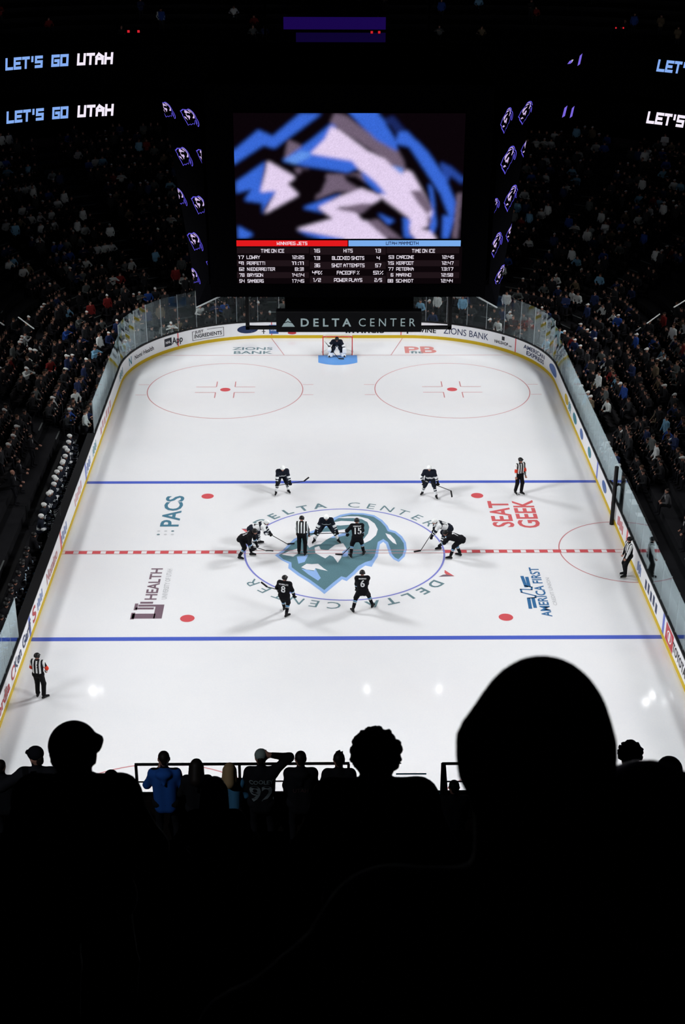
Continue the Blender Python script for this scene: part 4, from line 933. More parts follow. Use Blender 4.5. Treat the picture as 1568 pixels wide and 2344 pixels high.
def skate(J, i, root):
    an, toe = J['an'][i], J['toe'][i]; f = nrm((toe-an)*np.array([1, 1, 0])); hz = an[2]-.085
    heel = np.array([an[0], an[1], hz])-f*.05; tip = np.array([an[0], an[1], hz])+f*.19
    b = sdf_obj('skate', [cap(an+(0, 0, .05), np.array([an[0], an[1], hz+.02]), .055, .055), cap(heel, tip, .045, .040)], [BOOT], .018, .03, root)
    sd = np.array([-f[1], f[0], 0])*.012; g0 = an[2]-.165
    V = [heel-f*.01-sd, tip+f*.03-sd, tip+f*.03+sd, heel-f*.01+sd]; V = [np.array([v[0], v[1], 0]) for v in V]
    MB().hexa([v+(0, 0, g0+.012) for v in V]+[v+(0, 0, hz-.035) for v in V]).build('blade_holder', HOLD, b)
    sd *= .25; V = [heel-f*.02-sd, tip+f*.05-sd, tip+f*.05+sd, heel-f*.02+sd]; V = [np.array([v[0], v[1], 0]) for v in V]
    MB().hexa([v+(0, 0, g0) for v in V]+[v+(0, 0, g0+.03) for v in V]).build('skate_blade', STEEL, b)
def jersey_prims(J, team, pad=1.0, yoke=.62):
    d, r, f = J['d'], J['r'], J['f']; P = []
    if team == 'w':
        tor = lambda t, c: 1 if t < .05 else (0 if t < .10 else (1 if t < .2 else (0 if t < yoke else 1)))
        ua = (lambda t, c: 1 if t < .82 else 0) if yoke < .8 else (lambda t, c: 0 if t < .7 else 1)
        fa = lambda t, c: 0 if t < .25 else (1 if t < .5 else (0 if t < .68 else 1))
        shp = 1 if yoke < .8 else 0
    elif team == 'u':
        tor = lambda t, c: 0 if t < .03 else (2 if t < .085 else (0 if t < .12 else (3 if t < .155 else 0))); ua = lambda t, c: 0; fa = lambda t, c: 2 if .18 < t < .32 else (3 if .36 < t < .46 else 0); shp = 0
    else: tor = ua = fa = None; shp = 0
    lo = J['pv']-d*.10
    for s in (-1, 1): P.append(cap(lo+r*s*.075, J['chest']+r*s*.095, .128*pad, .148*pad, 0, tor))
    P.append(cap(J['sh'][0], J['sh'][1], .108*pad, m=shp))
    for i in (0, 1): P += [cap(J['sh'][i], J['el'][i], .090*pad, .078*pad, 0, ua), cap(J['el'][i], J['el'][i]+(J['ha'][i]-J['el'][i])*.8, .078*pad, .062*pad, 0, fa)]
    return P
TEAMS = {'w': ([WHT, NAVY, SKYB, GREYW], HELW, NAVY, [WHT, NAVY], lambda t, c: 1 if (.22 < t < .36 or .5 < t < .64) else 0),
         'u': ([BLK_, BLK_, SKYB, WHT], HELB, BLK_, [BLK_, SKYB, WHT], lambda t, c: 1 if .3 < t < .42 else (2 if .47 < t < .53 else 0))}
def stick(top, heel, bdir, loc, rz, label, sc_=1.0):
    o = empty('hockey_stick', loc, rz); o.scale = (sc_,)*3; tag(o, label, 'hockey stick', 'hockey sticks on the ice')
    top, heel = np.array(top, float), np.array(heel, float)
    MB().tube(top, heel, .017, n=6).build('shaft', SHAFT, o)
    bd = nrm(bdir); up = nrm(np.cross(np.cross(bd, (top-heel)), bd)); sd = nrm(np.cross(bd, up)); V = []
    for s in np.linspace(0, .32, 5):
        c = heel+bd*s+sd*.35*s*s
        V += [c-up*.035+sd*.01, c+up*.035+sd*.01, c+up*.035-sd*.01, c-up*.035-sd*.01]
    F = [(i*4+j, i*4+4+j, i*4+4+(j+1) % 4, i*4+(j+1) % 4) for i in range(4) for j in range(4)]+[(0, 1, 2, 3), (19, 18, 17, 16)]
    mk('stick_blade', V, F, SHAFT, o); u = nrm(heel-top); MB().tube(top-u*.02, top+u*.09, .021, n=6).build('grip_tape', TAPE, o)
    return o
def skater(team, loc, rz, label, pose, number=None, nameplate=None, sc_=1.05, stk=None, group=None, yoke=.62):
    if 'hs' not in pose: pose = dict(pose, hs=.21)
    J = skel(ank=.165, **pose); jm, hm, pm, sm, sp = TEAMS[team]
    P = bodyprims(J, 1.0, 2)+headprims(J, 1, 0, 1)
    root = person_root('person', (loc[0], loc[1], 0), rz, sdf_mesh(P, .022, .03), [SKIN, EYE, UNDER], label, group or ('players in white on the ice' if team == 'w' else 'players in black on the ice')); root.scale = (sc_,)*3
    jp = jersey_prims(J, team, 1.0, yoke); sdf_obj('jersey', jp, jm, .02, .05, root)
    pp = [cap(J['hip'][0], J['hip'][1], .15)]+[cap(J['hip'][i], J['hip'][i]+(J['kn'][i]-J['hip'][i])*.9, .135, .105) for i in (0, 1)]
    sdf_obj('hockey_pants', pp, [pm], .022, .05, root)
    for i in (0, 1):
        sdf_obj('sock', [cap(J['kn'][i]+(J['hip'][i]-J['kn'][i])*.12, J['kn'][i]*.15+J['an'][i]*.85, .088, .066, 0, sp)], sm, .018, .02, root)
        skate(J, i, root)
        u = nrm(J['ha'][i]-J['el'][i]); sdf_obj('glove', [cap(J['ha'][i]-u*.1, J['ha'][i]-u*.02, .064, .052)]+handprims(J, i, .021, 0, True, 1.25), [GLV], .016, .012, root)
    helmet(J, 1.08, hm, root)
    wm = [WHT, BLK_][team == 'w']
    if number:
        V, F, w_ = text2d(number, 1); hgt = .27; V = (V-np.array([w_/2, 0]))*hgt
        wrap_text(jp, V, F, J['pv']+J['d']*.16, J['r'], J['d'], -J['f'], 'jersey_number', wm, root)
    if nameplate:
        V, F, w_ = text2d(nameplate, 1); hgt = .055; V = (V-np.array([w_/2, 0]))*hgt
        wrap_text(jp, V, F, J['pv']+J['d']*.46, J['r'], J['d'], -J['f'], 'jersey_name', wm, root)
    if stk: stick(*stk[:3], (loc[0], loc[1], 0), rz, stk[3], sc_)
    return root, J
def feet_at(px, py): p = atZ(px, py, 0); return (p[0], p[1])
H2 = PI/2
# white team
skater('w', feet_at(747, 1241), PI, 'player in white crouching at the centre dot with stick held across the knees', dict(pelvis=(0, -.18, .88), lean=50, feet=((-.52, .02, -28), (.52, .02, 28)), hands=((-.50, .34, .62), (.50, .34, .62)), elbow=((-1, -.2, .5), (1, -.2, .5)), headpitch=-22, headlean=.3),
       stk=((-.95, .36, .64), (.88, .36, .60), (1, 0, .1), 'black stick held level across the knees of the crouching white player'))
skater('w', feet_at(646, 1130), PI+.15, 'player in white bending over on the far blue line, left of centre ice', dict(pelvis=(0, -.16, .92), lean=46, feet=((-.30, -.08, -18), (.30, .06, 18)), hands=((-.36, .34, .64), (.30, .30, .60)), elbow=((-1, -.3, .3), (1, -.3, .3)), headpitch=-20, headyaw=-12, headlean=.35),
       stk=((.34, .28, .56), (-1.0, .36, .74), (-.8, .1, .75), 'black stick held out level by the bending player on the far blue line'))
skater('w', feet_at(984, 1137), PI-.1, 'player in white standing bent on the far blue line, right of centre ice', dict(pelvis=(.02, -.10, .94), lean=30, side=4, feet=((-.30, .14, -15), (.36, -.22, 22)), hands=((-.38, .18, .74), (.33, .34, .88)), elbow=((-.8, -.7, -.2), (.8, -.6, -.2)), headpitch=-10, headyaw=10, headlean=.4),
       stk=((.2, .35, .95), (-.98, .1, .40), (-.2, .2, -.8), 'black stick slanting down beside the bent player right of centre on the far blue line'))
skater('w', feet_at(588, 1252), -H2+.1, 'player in white bent double behind a black jersey at the left of the circle', dict(pelvis=(0, -.2, .90), lean=72, feet=((-.28, .12, -8), (.30, -.25, 12)), hands=((-.10, .62, .58), (.16, .48, .72)), elbow=((-1, -.2, .2), (1, -.2, .2)), headpitch=-12, headlean=.3), '2', yoke=.93,
       stk=((.2, .4, .82), (-.02, 1.35, .06), (-.2, 1, 0), 'stick reaching to the ice from the white player left of the circle'))
skater('w', feet_at(1014, 1251), H2+.1, 'player in white bent low facing left at the right of the circle', dict(pelvis=(.05, -.22, .90), lean=68, feet=((-.30, .2, -8), (.30, -.2, 12)), hands=((-.10, .55, .55), (.20, .40, .75)), elbow=((-1, -.2, .2), (1, -.2, .2)), headpitch=-15, headlean=.3), '91', yoke=.93,
       stk=((.22, .3, .88), (-.35, 1.05, .04), (-.3, 1, 0), 'stick slanting to the red line from the white player right of the circle'))
# black team
skater('u', feet_at(564, 1276), -H2-.25, 'player in black bent over facing right at the left of the circle', dict(pelvis=(0, -.18, .92), lean=62, feet=((-.2, .16, -8), (.24, -.24, 12)), hands=((-.2, .42, .56), (.26, .38, .62)), elbow=((-1, -.4, .1), (1, -.4, .1)), headpitch=-15, headlean=.35), '13',
       stk=((.24, .25, .75), (-.3, .80, .28), (-.4, 1, 0), 'stick held in front of the black player left of the circle'))
skater('u', feet_at(1040, 1277), H2-.2, 'player in black bent double facing left at the right of the circle', dict(pelvis=(0, -.24, .93), lean=76, feet=((-.18, .15, -8), (.2, -.22, 12)), hands=((-.12, .62, .64), (.22, .52, .62)), elbow=((-1, -.3, .1), (1, -.3, .1)), headpitch=-25, headlean=.3), '7')
skater('u', feet_at(817, 1273), .08, 'player in black with a large 15 on the back waiting at centre ice', dict(pelvis=(0, -.06, .95), lean=20, feet=((-.28, -.16, -20), (.30, .06, 24)), hands=((-.40, .22, .95), (.28, .34, .82)), elbow=((-1, -.5, -.1), (.9, -.6, -.1)), headpitch=-12, headyaw=6, headlean=.6), '15', 'KERFOOT',
       stk=((.34, .3, .95), (-.62, .12, .05), (-1, .2, -.05), 'black stick blade resting left of the skates of number fifteen'))
skater('u', feet_at(650, 1411), -.32, 'player in black with a large 8 gliding upright below the emblem', dict(pelvis=(.02, 0, .98), lean=9, feet=((-.14, .42, -5, .02), (.12, -.06, 30)), hands=((-.30, .28, .95), (.40, .22, .80)), elbow=((-.9, -.6, 0), (.9, -.5, 0)), headpitch=-6, headyaw=-18, headlean=.6), '8', 'SCHMALTZ',
       stk=((.02, .3, .96), (-.62, -.2, 1.35), (-.5, -.3, .6), 'stick carried high behind the upright player with number eight'))
skater('u', feet_at(829, 1396), .02, 'player in black with a large 6 in a wide stance below the emblem', dict(pelvis=(.0, -.05, .92), lean=22, feet=((-.38, -.22, -25), (.42, .14, 28)), hands=((-.22, .32, .72), (.14, .36, .72)), elbow=((-1, -.5, -.1), (1, -.5, -.1)), headpitch=-8, headlean=.6), '6', 'MARINO')
# goalkeeper
def goalie():
    loc = feet_at(771, 817); J = skel(pelvis=(0, -.25, .72), lean=52, feet=((-.40, .02, -22), (.40, .02, 22)), hands=((-.44, .34, .52), (.44, .30, .56)), elbow=((-1, -.2, .3), (1, -.2, .3)), headpitch=-14, headlean=.3, hs=.22, ank=.165)
    root = person_root('person', (loc[0], loc[1], 0), PI, sdf_mesh(bodyprims(J, 1.05, 2)+headprims(J, 1, 0, 1), .024, .03), [SKIN, EYE, UNDER], 'goalkeeper crouching in front of the red goal in white pads', 'goalkeeper'); root.scale = (1.05,)*3; del root['group']
    root['category'] = 'person'
    sdf_obj('jersey', jersey_prims(J, 'w', 1.12, .62), TEAMS['w'][0], .024, .05, root)
    sdf_obj('hockey_pants', [cap(J['hip'][0], J['hip'][1], .17)]+[cap(J['hip'][i], J['kn'][i], .15, .13) for i in (0, 1)], [NAVY], .026, .05, root)
    for i in (0, 1):
        a = J['kn'][i]+nrm(J['hip'][i]-J['kn'][i])*.22; b = J['an'][i]-(0, 0, .08); sd = np.array([1, 0, 0])*.07; fo = np.array([0, .06, 0])
        p = sdf_obj('leg_pad', [cap(a-sd+fo, b-sd+fo, .075), cap(a+sd+fo, b+sd+fo, .075)], [WHT], .024, .05, root)
        m_ = (a+b)/2+fo*2.1; MB().box(m_[0]-.11, m_[0]+.11, m_[1], m_[1]+.02, m_[2]-.05, m_[2]+.05).build('pad_stripe', NAVY, p)
        skate(J, i, root)
    h = J['ha'][0]; sdf_obj('blocker', [cap(h+(-.05, .05, .12), h+(-.05, .05, -.12), .07), cap(h+(.05, .05, .12), h+(.05, .05, -.12), .07)]+handprims(J, 0, .02), [WHT], .024, .04, root)
    h = J['ha'][1]; sdf_obj('catching_glove', [ell(h+(0, .06, .02), (.13, .07, .16))]+handprims(J, 1, .02), [WHT], .024, .03, root)
    helmet(J, 1.2, HELB, root, 'mask')
    stick((.72, .25, 1.05), (-.1, .52, .08), (-1, .1, 0), (loc[0], loc[1], 0), PI, 'goalkeeper stick slanting across the white leg pads', 1.05)
goalie()
def official(loc, rz, label, pose, arm=None, sc_=1.05, number=None):
    J = skel(ank=.165, **pose); P = bodyprims(J, 1.0, 2)+headprims(J, 1, 0, 1)
    for i in (0, 1): P += handprims(J, i, .013, 0, True)
    root = person_root('person', (loc[0], loc[1], 0), rz, sdf_mesh(P, .02, .03), [SKIN, EYE, UNDER], label, 'officials on the ice'); root.scale = (sc_,)*3
    d, r = J['d'], J['r']; jp = []
    for s in (-1, 1): jp.append(cap(J['pv']-d*.02+r*s*.07, J['chest']+r*s*.09, .118, .128))
    jp.append(cap(J['sh'][0], J['sh'][1], .085))
    band = (lambda t, c: 1 if t > .62 else 0) if arm else None
    fab = (lambda t, c: 1 if t < .25 else 0) if arm else None
    for i in (0, 1): jp += [cap(J['sh'][i], J['el'][i], .072, .064, 0, band if arm in (i, 2) else None), cap(J['el'][i], J['el'][i]+(J['ha'][i]-J['el'][i])*.85, .064, .048, 0, fab if arm in (i, 2) else None)]
    sdf_obj('striped_jersey', jp, [STRIPES, ARMBAND], .018, .04, root)
    tp = [cap(J['hip'][0], J['hip'][1], .135)]
    for i in (0, 1): tp += [cap(J['hip'][i], J['kn'][i], .115, .09), cap(J['kn'][i], J['kn'][i]*.06+J['an'][i]*.94, .09, .078)]
    sdf_obj('trousers', tp, [REFPANT], .02, .04, root)
    for i in (0, 1): skate(J, i, root)
    helmet(J, 1.06, HELB, root)
    if number:
        V, F, w_ = text2d(number, 1); V = (V-np.array([w_/2, 0]))*.14; wrap_text(jp, V, F, J['pv']+J['d']*.3, J['r'], J['d'], -J['f'], 'jersey_number', BLK_, root)
    return root
official(feet_at(691, 1270), -.12, 'linesman in stripes standing with back turned left of the centre dot', dict(pelvis=(0, -.02, 1.02), lean=6, feet=((-.13, .03, -12), (.15, -.08, 14)), hands=((-.24, .20, .86), (.32, .10, .84)), elbow=((-.9, -.6, 0), (.9, -.6, 0)), headpitch=-18, headyaw=-10, headlean=.7))
official(feet_at(93, 1598), -.22, 'referee in stripes with red armbands standing below the near blue line', dict(pelvis=(0, 0, 1.03), lean=4, feet=((-.12, .05, -6), (.15, -.03, 40)), hands=((-.14, .22, 1.02), (.20, .24, 1.02)), elbow=((-1, -.4, -.2), (1, -.4, -.2)), headpitch=-10, headyaw=-8, headlean=.7), arm=2, number='12')
official(feet_at(1186, 1130), PI+.45, 'referee in stripes with an orange armband standing at the far blue line', dict(pelvis=(0, 0, 1.03), lean=3, feet=((-.10, .10, -12), (.13, -.06, 14)), hands=((-.26, .2, .84), (.24, .08, .86)), elbow=((-.9, -.5, 0), (.9, -.5, 0)), headpitch=-4, headyaw=14, headlean=.7), arm=2)
official((12.50, feet_at(1440, 1319)[1]), H2+.2, 'linesman in stripes leaning against the right boards at the red line', dict(pelvis=(0, -.03, 1.02), lean=4, feet=((-.12, .12, -10), (.12, .02, 10)), hands=((-.20, .24, .84), (.24, .16, .84)), elbow=((-.9, -.6, 0), (.9, -.6, 0)), headpitch=-8, headyaw=-18, headlean=.7))
# puck-side post on the right boards
pp_ = atZ(1410, 1200, .0); py_ = pp_[1]; g = empty('glass_support_post', (12.81, py_, 0)); tag(g, 'black upright post with two short arms at the right boards', 'post')
local(g, MB().tube((12.81, py_, 0), (12.81, py_, 3.0), .10, n=10), 'upright', PLASTIC_BLACK)
for a, b in (((12.81, py_, 2.0), (12.62, py_+.4, 2.1)), ((12.81, py_, 2.0), (13.35, py_+.25, 2.2))): local(g, MB().tube(a, b, .06, n=8), 'arm', PLASTIC_BLACK)

# ================================================================== BENCHES
SUIT = mat('dark_suit', (.008, .008, .010), .85, .1); SHIRTW = mat('white_shirt', (.6, .6, .6), .8, .1); TROU = mat('dark_trousers', (.010, .010, .013), .9, .1); CAPW = mat('pale_cap', (.62, .63, .62), .8, .1)
SIT = dict(pelvis=(0, -.12, .52), lean=14, feet=((-.13, .32, -6), (.13, .32, 6)), hands=((-.14, .24, .66), (.14, .24, .66)), elbow=((-1, -.4, -.3), (1, -.4, -.3)), headpitch=-6, headlean=.7)
def bench_proto(team):
    J = skel(ank=.165, **dict(SIT, hs=.22)); jm, hm, pm, sm, sp = TEAMS[team]
    V, F, mi = sdf_mesh(bodyprims(J, 1.0, 2)+headprims(J, 1, 0, 1), .034, .04); b = mk('person', V, F, [SKIN, EYE, UNDER], None, mi, True)
    sdf_obj('jersey', jersey_prims(J, team), jm, .03, .05, b); sdf_obj('hockey_pants', [cap(J['hip'][0], J['hip'][1], .15)]+[cap(J['hip'][i], J['kn'][i], .135, .11) for i in (0, 1)], [pm], .035, .05, b)
    for i in (0, 1): sdf_obj('sock', [cap(J['kn'][i], J['an'][i], .09, .07, 0, sp)], sm, .03, .02, b); sdf_obj('glove', handprims(J, i, .024, 0, True, 1.25), [GLV], .024, .015, b)
    helmet(J, 1.1, hm, b, h=.024)
    return b
def copy_tree(o, parent=None):
    c = copyo(o, parent)
    for ch in o.children: copy_tree(ch, c)
    return c
ROW0 = row_z(0)
ORD = 'first second third fourth fifth sixth seventh eighth ninth tenth eleventh twelfth thirteenth fourteenth fifteenth sixteenth'.split()
def put_bench(team, spots, z_head, label, group):
    pr = bench_proto(team); made = []
    for i, (px, py) in enumerate(spots):
        p = atZ(px, py, z_head); o = pr if i == 0 else copy_tree(pr)
        o.location = (min(max(p[0], -15.3), -13.9), p[1]+.02, ROW0); o.rotation_euler = (0, 0, -H2+rng.uniform(-.4, .4)); made.append(o)
    for i, o in enumerate(sorted(made, key=lambda q: -q.location[1])): tag(o, label.replace('#', ORD[i]), 'person', group)
put_bench('w', [(158, 997), (156, 1011), (148, 1024), (162, 1043), (161, 1055), (142, 1059), (150, 1071), (129, 1079), (123, 1091), (136, 1107), (132, 1125), (110, 1129), (99, 1154), (172, 1030), (124, 1180), (152, 1095)], ROW0+1.28, '# white helmeted player from the far end of the bench left of the ice', 'players on the white bench')
put_bench('u', [(76, 1222), (60, 1255), (48, 1283), (72, 1290), (40, 1310), (52, 1330), (30, 1352), (18, 1382), (34, 1372), (12, 1410), (6, 1440), (66, 1268), (22, 1340)], ROW0+1.28, '# dark helmeted player from the far end of the lower left bench', 'players on the black bench')
for y0, y1, lab in ((1.4, 11.2, 'long black bench under the players with white helmets'), (-9.3, .6, 'long black bench under the players with dark helmets')):
    b = empty('players_bench', (-14.5, (y0+y1)/2, ROW0)); tag(b, lab, 'bench')
    local(b, MB().box(-15.0, -14.45, y0, y1, ROW0+.36, ROW0+.41), 'bench_seat', PLASTIC_BLACK)
    for y in np.linspace(y0+.2, y1-.2, 5): local(b, MB().box(-14.95, -14.55, y-.03, y+.03, ROW0, ROW0+.36), 'leg', PLASTIC_BLACK)
STANDP = dict(pelvis=(0, 0, .97), lean=3, hands=((-.2, .2, .95), (.2, .2, .95)), elbow=((-.7, -.4, -.6), (.7, -.4, -.6)), headlean=.7, headpitch=-8)
def dressed(loc, rz, label, group, top=SUIT, pose=STANDP, h=.03, hair=HAIR, shirt=True, hatm=None, sc_=1.0, cat='person'):
    J = skel(**pose); P = bodyprims(J, 1.0, 2)+headprims(J, 1, 0, 1)
    for i in (0, 1): P += handprims(J, i, .015)
    root = person_root('person', loc, rz, sdf_mesh(P, h, .03), [SKIN, EYE, TROU], label, group); root.scale = (sc_,)*3
    jp = [cap(J['pv']-J['d']*.05+J['r']*s*.07, J['chest']+J['r']*s*.09, .12, .125, 0) for s in (-1, 1)]+[cap(J['sh'][0], J['sh'][1], .085)]
    for i in (0, 1): jp += [cap(J['sh'][i], J['el'][i], .07, .06), cap(J['el'][i], J['el'][i]+(J['ha'][i]-J['el'][i])*.9, .06, .046)]
    sdf_obj('jacket', jp, [top], h, .04, root)
    if shirt: sdf_obj('shirt_front', [cap(J['sc']+J['f']*.085-J['d']*.02, J['sc']+J['f']*.125-J['d']*.2, .028, .012)], [SHIRTW], .016, .02, root)
    R = np.stack([J['hr'], J['hf'], J['hu']], 1); sdf_obj('hair', [ell(J['hd']+R@np.array([0, -.02, .03]), (.084, .1, .09), 0, R)], [hair], min(h, .024), .02, root)
    return root
for k, (px, py, lab) in enumerate(((120, 1000, 'coach in dark suit with white shirt standing behind the white helmets'), (88, 1085, 'bald coach in dark suit reading a sheet behind the bench'), (98, 1058, 'coach in dark suit stretching an arm behind the white helmets'), (34, 1255, 'coach with pale head standing behind the dark helmets'))):
    p = atZ(px, py, row_z(2)+1.6); dressed((-15.5 if k != 3 else -15.6, p[1], row_z(2)), -H2+.2*(k-1), lab, 'coaches behind the benches', pose=dict(STANDP, hands=((-.2, .4, 1.1), (.2, .35, 1.08))), hair=SKIN if k in (1, 3) else HAIR)
# penalty side: two seated attendants, one standing, with a table
for k, (px, py, x, lab) in enumerate(((1518, 1225, 15.0, 'man in dark suit standing behind the glass by the red line'), (1545, 1292, 15.2, 'dark clad attendant seated behind the glass near the lower bench'), (1487, 1160, 15.0, 'attendant in grey bending at the scoring table'))):
    p = atZ(px, py, 1.9 if k == 0 else 1.5)
    dressed((x, p[1], row_z(2) if k != 1 else row_z(2)), H2, lab, 'attendants behind the glass', top=SUIT if k != 2 else mat('grey_coat', (.06, .06, .065), .9, .1), pose=STANDP if k == 0 else dict(SIT, ank=.1))
tb = empty('scoring_table', (14.0, 2.5, ROW0)); tag(tb, 'long black scoring table behind the glass on the right side', 'table')
local(tb, MB().box(13.5, 14.1, -1.2, 6.0, ROW0+.72, ROW0+.77), 'table_top', PLASTIC_BLACK); local(tb, MB().box(13.48, 13.52, -1.2, 6.0, ROW0, ROW0+.72), 'front_panel', BLACK)
for y in (-1, 2.4, 5.8): local(tb, MB().box(14.0, 14.06, y-.03, y+.03, ROW0, ROW0+.72), 'leg', PLASTIC_BLACK)
for y, sz, lab in ((4.2, .22, 'upper'), (3.0, .3, 'middle'), (1.6, .2, 'lower')):
    o = MB().box(13.65, 13.65+.3, y-sz, y+sz, ROW0+.771, ROW0+.79).build('paper_sheet', SHIRTW); tag(o, 'white paper sheet on the scoring table, '+lab+' of three', 'paper', 'papers on the scoring table')

# ================================================================== SPECTATORS IN THE BOWL
COLS = {'black': (.012, .012, .014), 'charcoal': (.022, .023, .026), 'white': (.55, .58, .58), 'light blue': (.16, .34, .50), 'navy': (.015, .025, .075), 'blue': (.02, .06, .26), 'red': (.16, .015, .015), 'grey': (.09, .10, .10), 'tan': (.13, .10, .065)}
CNAMES = list(COLS); CW = [46, 22, 11, 4, 9, 3, 3, 6, 2]
HAIRB = mat('brown_hair', (.05, .028, .016), .7, .1)
def crowd_mesh(pose, h, hat, name):
    J = skel(**pose); P = []
    d, r = J['d'], J['r']
    for s in (-1, 1): P.append(cap(J['pv']+d*.0+r*s*.07, J['chest']+r*s*.09, .12, .13, 0))
    P += [cap(J['sh'][0], J['sh'][1], .09, m=0), cap(J['sc'], J['hd'], .055, m=1)]
    for i in (0, 1):
        P += [cap(J['sh'][i], J['el'][i], .07, .06, 0), cap(J['el'][i], J['ha'][i], .058, .045, 0), cap(J['ha'][i], J['ha'][i]+nrm(J['ha'][i]-J['el'][i])*.08, .045, .035, 1),
              cap(J['hip'][i], J['kn'][i], .1, .075, 2), cap(J['kn'][i], J['an'][i], .072, .055, 2), cap(J['an'][i], J['toe'][i], .05, .045, 2)]
    R = np.stack([J['hr'], J['hf'], J['hu']], 1); P += [ell(J['hd'], (.083, .1, .112), 1, R), ell(J['hd']+R@np.array([0, -.02, .045]), (.092, .108, .085), 3, R)]
    if hat: P.append(cap(J['hd']+R@np.array([0, .09, .06]), J['hd']+R@np.array([0, .16, .05]), .05, .045, 3))
    V, F, mi = sdf_mesh(P, h, .03); return V, F, mi
CP = [SIT, dict(SIT, hands=((-.1, .34, .98), (.1, .34, .98)), ank=.1), dict(SIT, lean=24, hands=((-.16, .4, .72), (.16, .4, .72))), dict(STANDP), dict(STANDP, hands=((-.08, .32, 1.22), (.08, .32, 1.22)))]
CP = [dict(p, ank=.1) for p in CP]
FINE = []; COARSE = []
for p in CP:
    for hat in (0, 1):
        FINE.append(crowd_mesh(p, .045, hat, 'person')); COARSE.append(crowd_mesh(p, .075, hat, 'person'))
# candidate seats in view
AISLES = [-.66, -.53, -.40, -.305, -.235, -.165, -.0765, .0765, .165, .235, .305, .40, .53, .66]
def vom(row, u):                             # dark tunnel mouths in the corners
    return (6 <= row <= 10 and .262 < abs(u) < .318)
seats = []
for i in range(NR):
    f = (i+.64)/NR; U = np.linspace(-.62, .62, 2400); P = np.array([bowl(u, f) for u in U]); L = np.concatenate([[0], np.cumsum(np.linalg.norm(np.diff(P, axis=0), axis=1))])
    for l in np.arange(.2, L[-1], .56):
        u = np.interp(l, L, U); p = bowl(u, f); q = bowl(u, f+.02); n_ = (q-p)/np.linalg.norm(q-p)
        x, y, dd = proj((*p, row_z(i)+1.0))
        if not (-12 < x < 1580 and 140 < y < 1560): continue
        if p[1] < -13: continue
        if p[0] < 0 and i < 3 and -10.2 < p[1] < 12.2: continue
        if p[0] > 0 and i < 3 and -12 < p[1] < 4.5: continue
        if any(abs((u-a)*110) < .75 for a in AISLES): continue
        if vom(i, u): continue
        # hidden behind the scoreboard
        if 470 < x < 1122 and 200 < y < 665: continue
        if 380 < x < 470 and y < 640 and x > 372+(y-226)*.175: continue
        if 1122 <= x < 1218 and y < 640 and x < 1220-(y-226)*.175: continue
        seats.append((i, u, p, math.atan2(-n_[0]*-1, -n_[1]) if 0 else math.atan2(n_[0], -n_[1]), x, y, dd))
print('seats in view', len(seats))
# seats (dark, too many and too dim to pick apart)
mb = MB()
sV = []; sF = []
proto = MB().box(-.23, .23, -.2, .22, .40, .46).box(-.23, .23, -.28, -.2, .42, .85); pv_ = np.array(proto.V); pf_ = np.array(proto.F)
for i, u, p, a, *_ in seats:
    c, s_ = math.cos(a), math.sin(a); q = pv_.copy(); q[:, :2] = pv_[:, :2]@np.array([[c, s_], [-s_, c]]); sF.append(pf_+len(sV)*len(pv_)); sV.append(q+np.array([p[0], p[1], row_z(i)]))
o = mk('stand_seats', np.concatenate(sV), np.concatenate(sF), DARKSEAT); tag(o, 'rows of dark folding seats in the lower stand', 'seats', kind='stuff')
occ = []
for st in seats:
    dens = .80
    if rng.random() < dens: occ.append(st)
occ.sort(key=lambda t: t[6])
NEAR = 300
def side_of(p):
    return 'left of the ice' if p[0] < -8 else ('right of the ice' if p[0] > 8 else 'behind the far goal')
ROWN = ['front row', 'second row', 'third row', 'fourth row', 'fifth row', 'sixth row', 'seventh row', 'eighth row', 'ninth row', 'tenth row', 'upper rows']
def zone_of(p):
    if abs(p[0]) < 9 and p[1] > 28: return 'behind the far goal' if abs(p[0]) < 4 else ('far end left of the goal' if p[0] < 0 else 'far end right of the goal')
    sd = 'left' if p[0] < 0 else 'right'
    y = p[1]
    return f'{sd} stand '+('at the far corner' if y > 26 else 'beside the far circles' if y > 17 else 'near the far circles' if y > 12 else 'by the far blue line' if y > 5 else 'by the red line' if y > -4 else 'by the near blue line')
mesh_cache = {}
def fine_obj(k, hairm):
    key = (k, hairm.name)
    if key not in mesh_cache:
        V, F, mi = FINE[k]; o = mk('person', V, F, [SHIRT, SKIN, TROU, hairm], None, mi, True); me = o.data; bpy.data.objects.remove(o); mesh_cache[key] = me
    return mesh_cache[key]
stuffV = []; stuffF = []; stuffM = []; nv = 0
SHM = [mat('crowd_'+n.replace(' ', '_'), c, .85, .1) for n, c in COLS.items()]
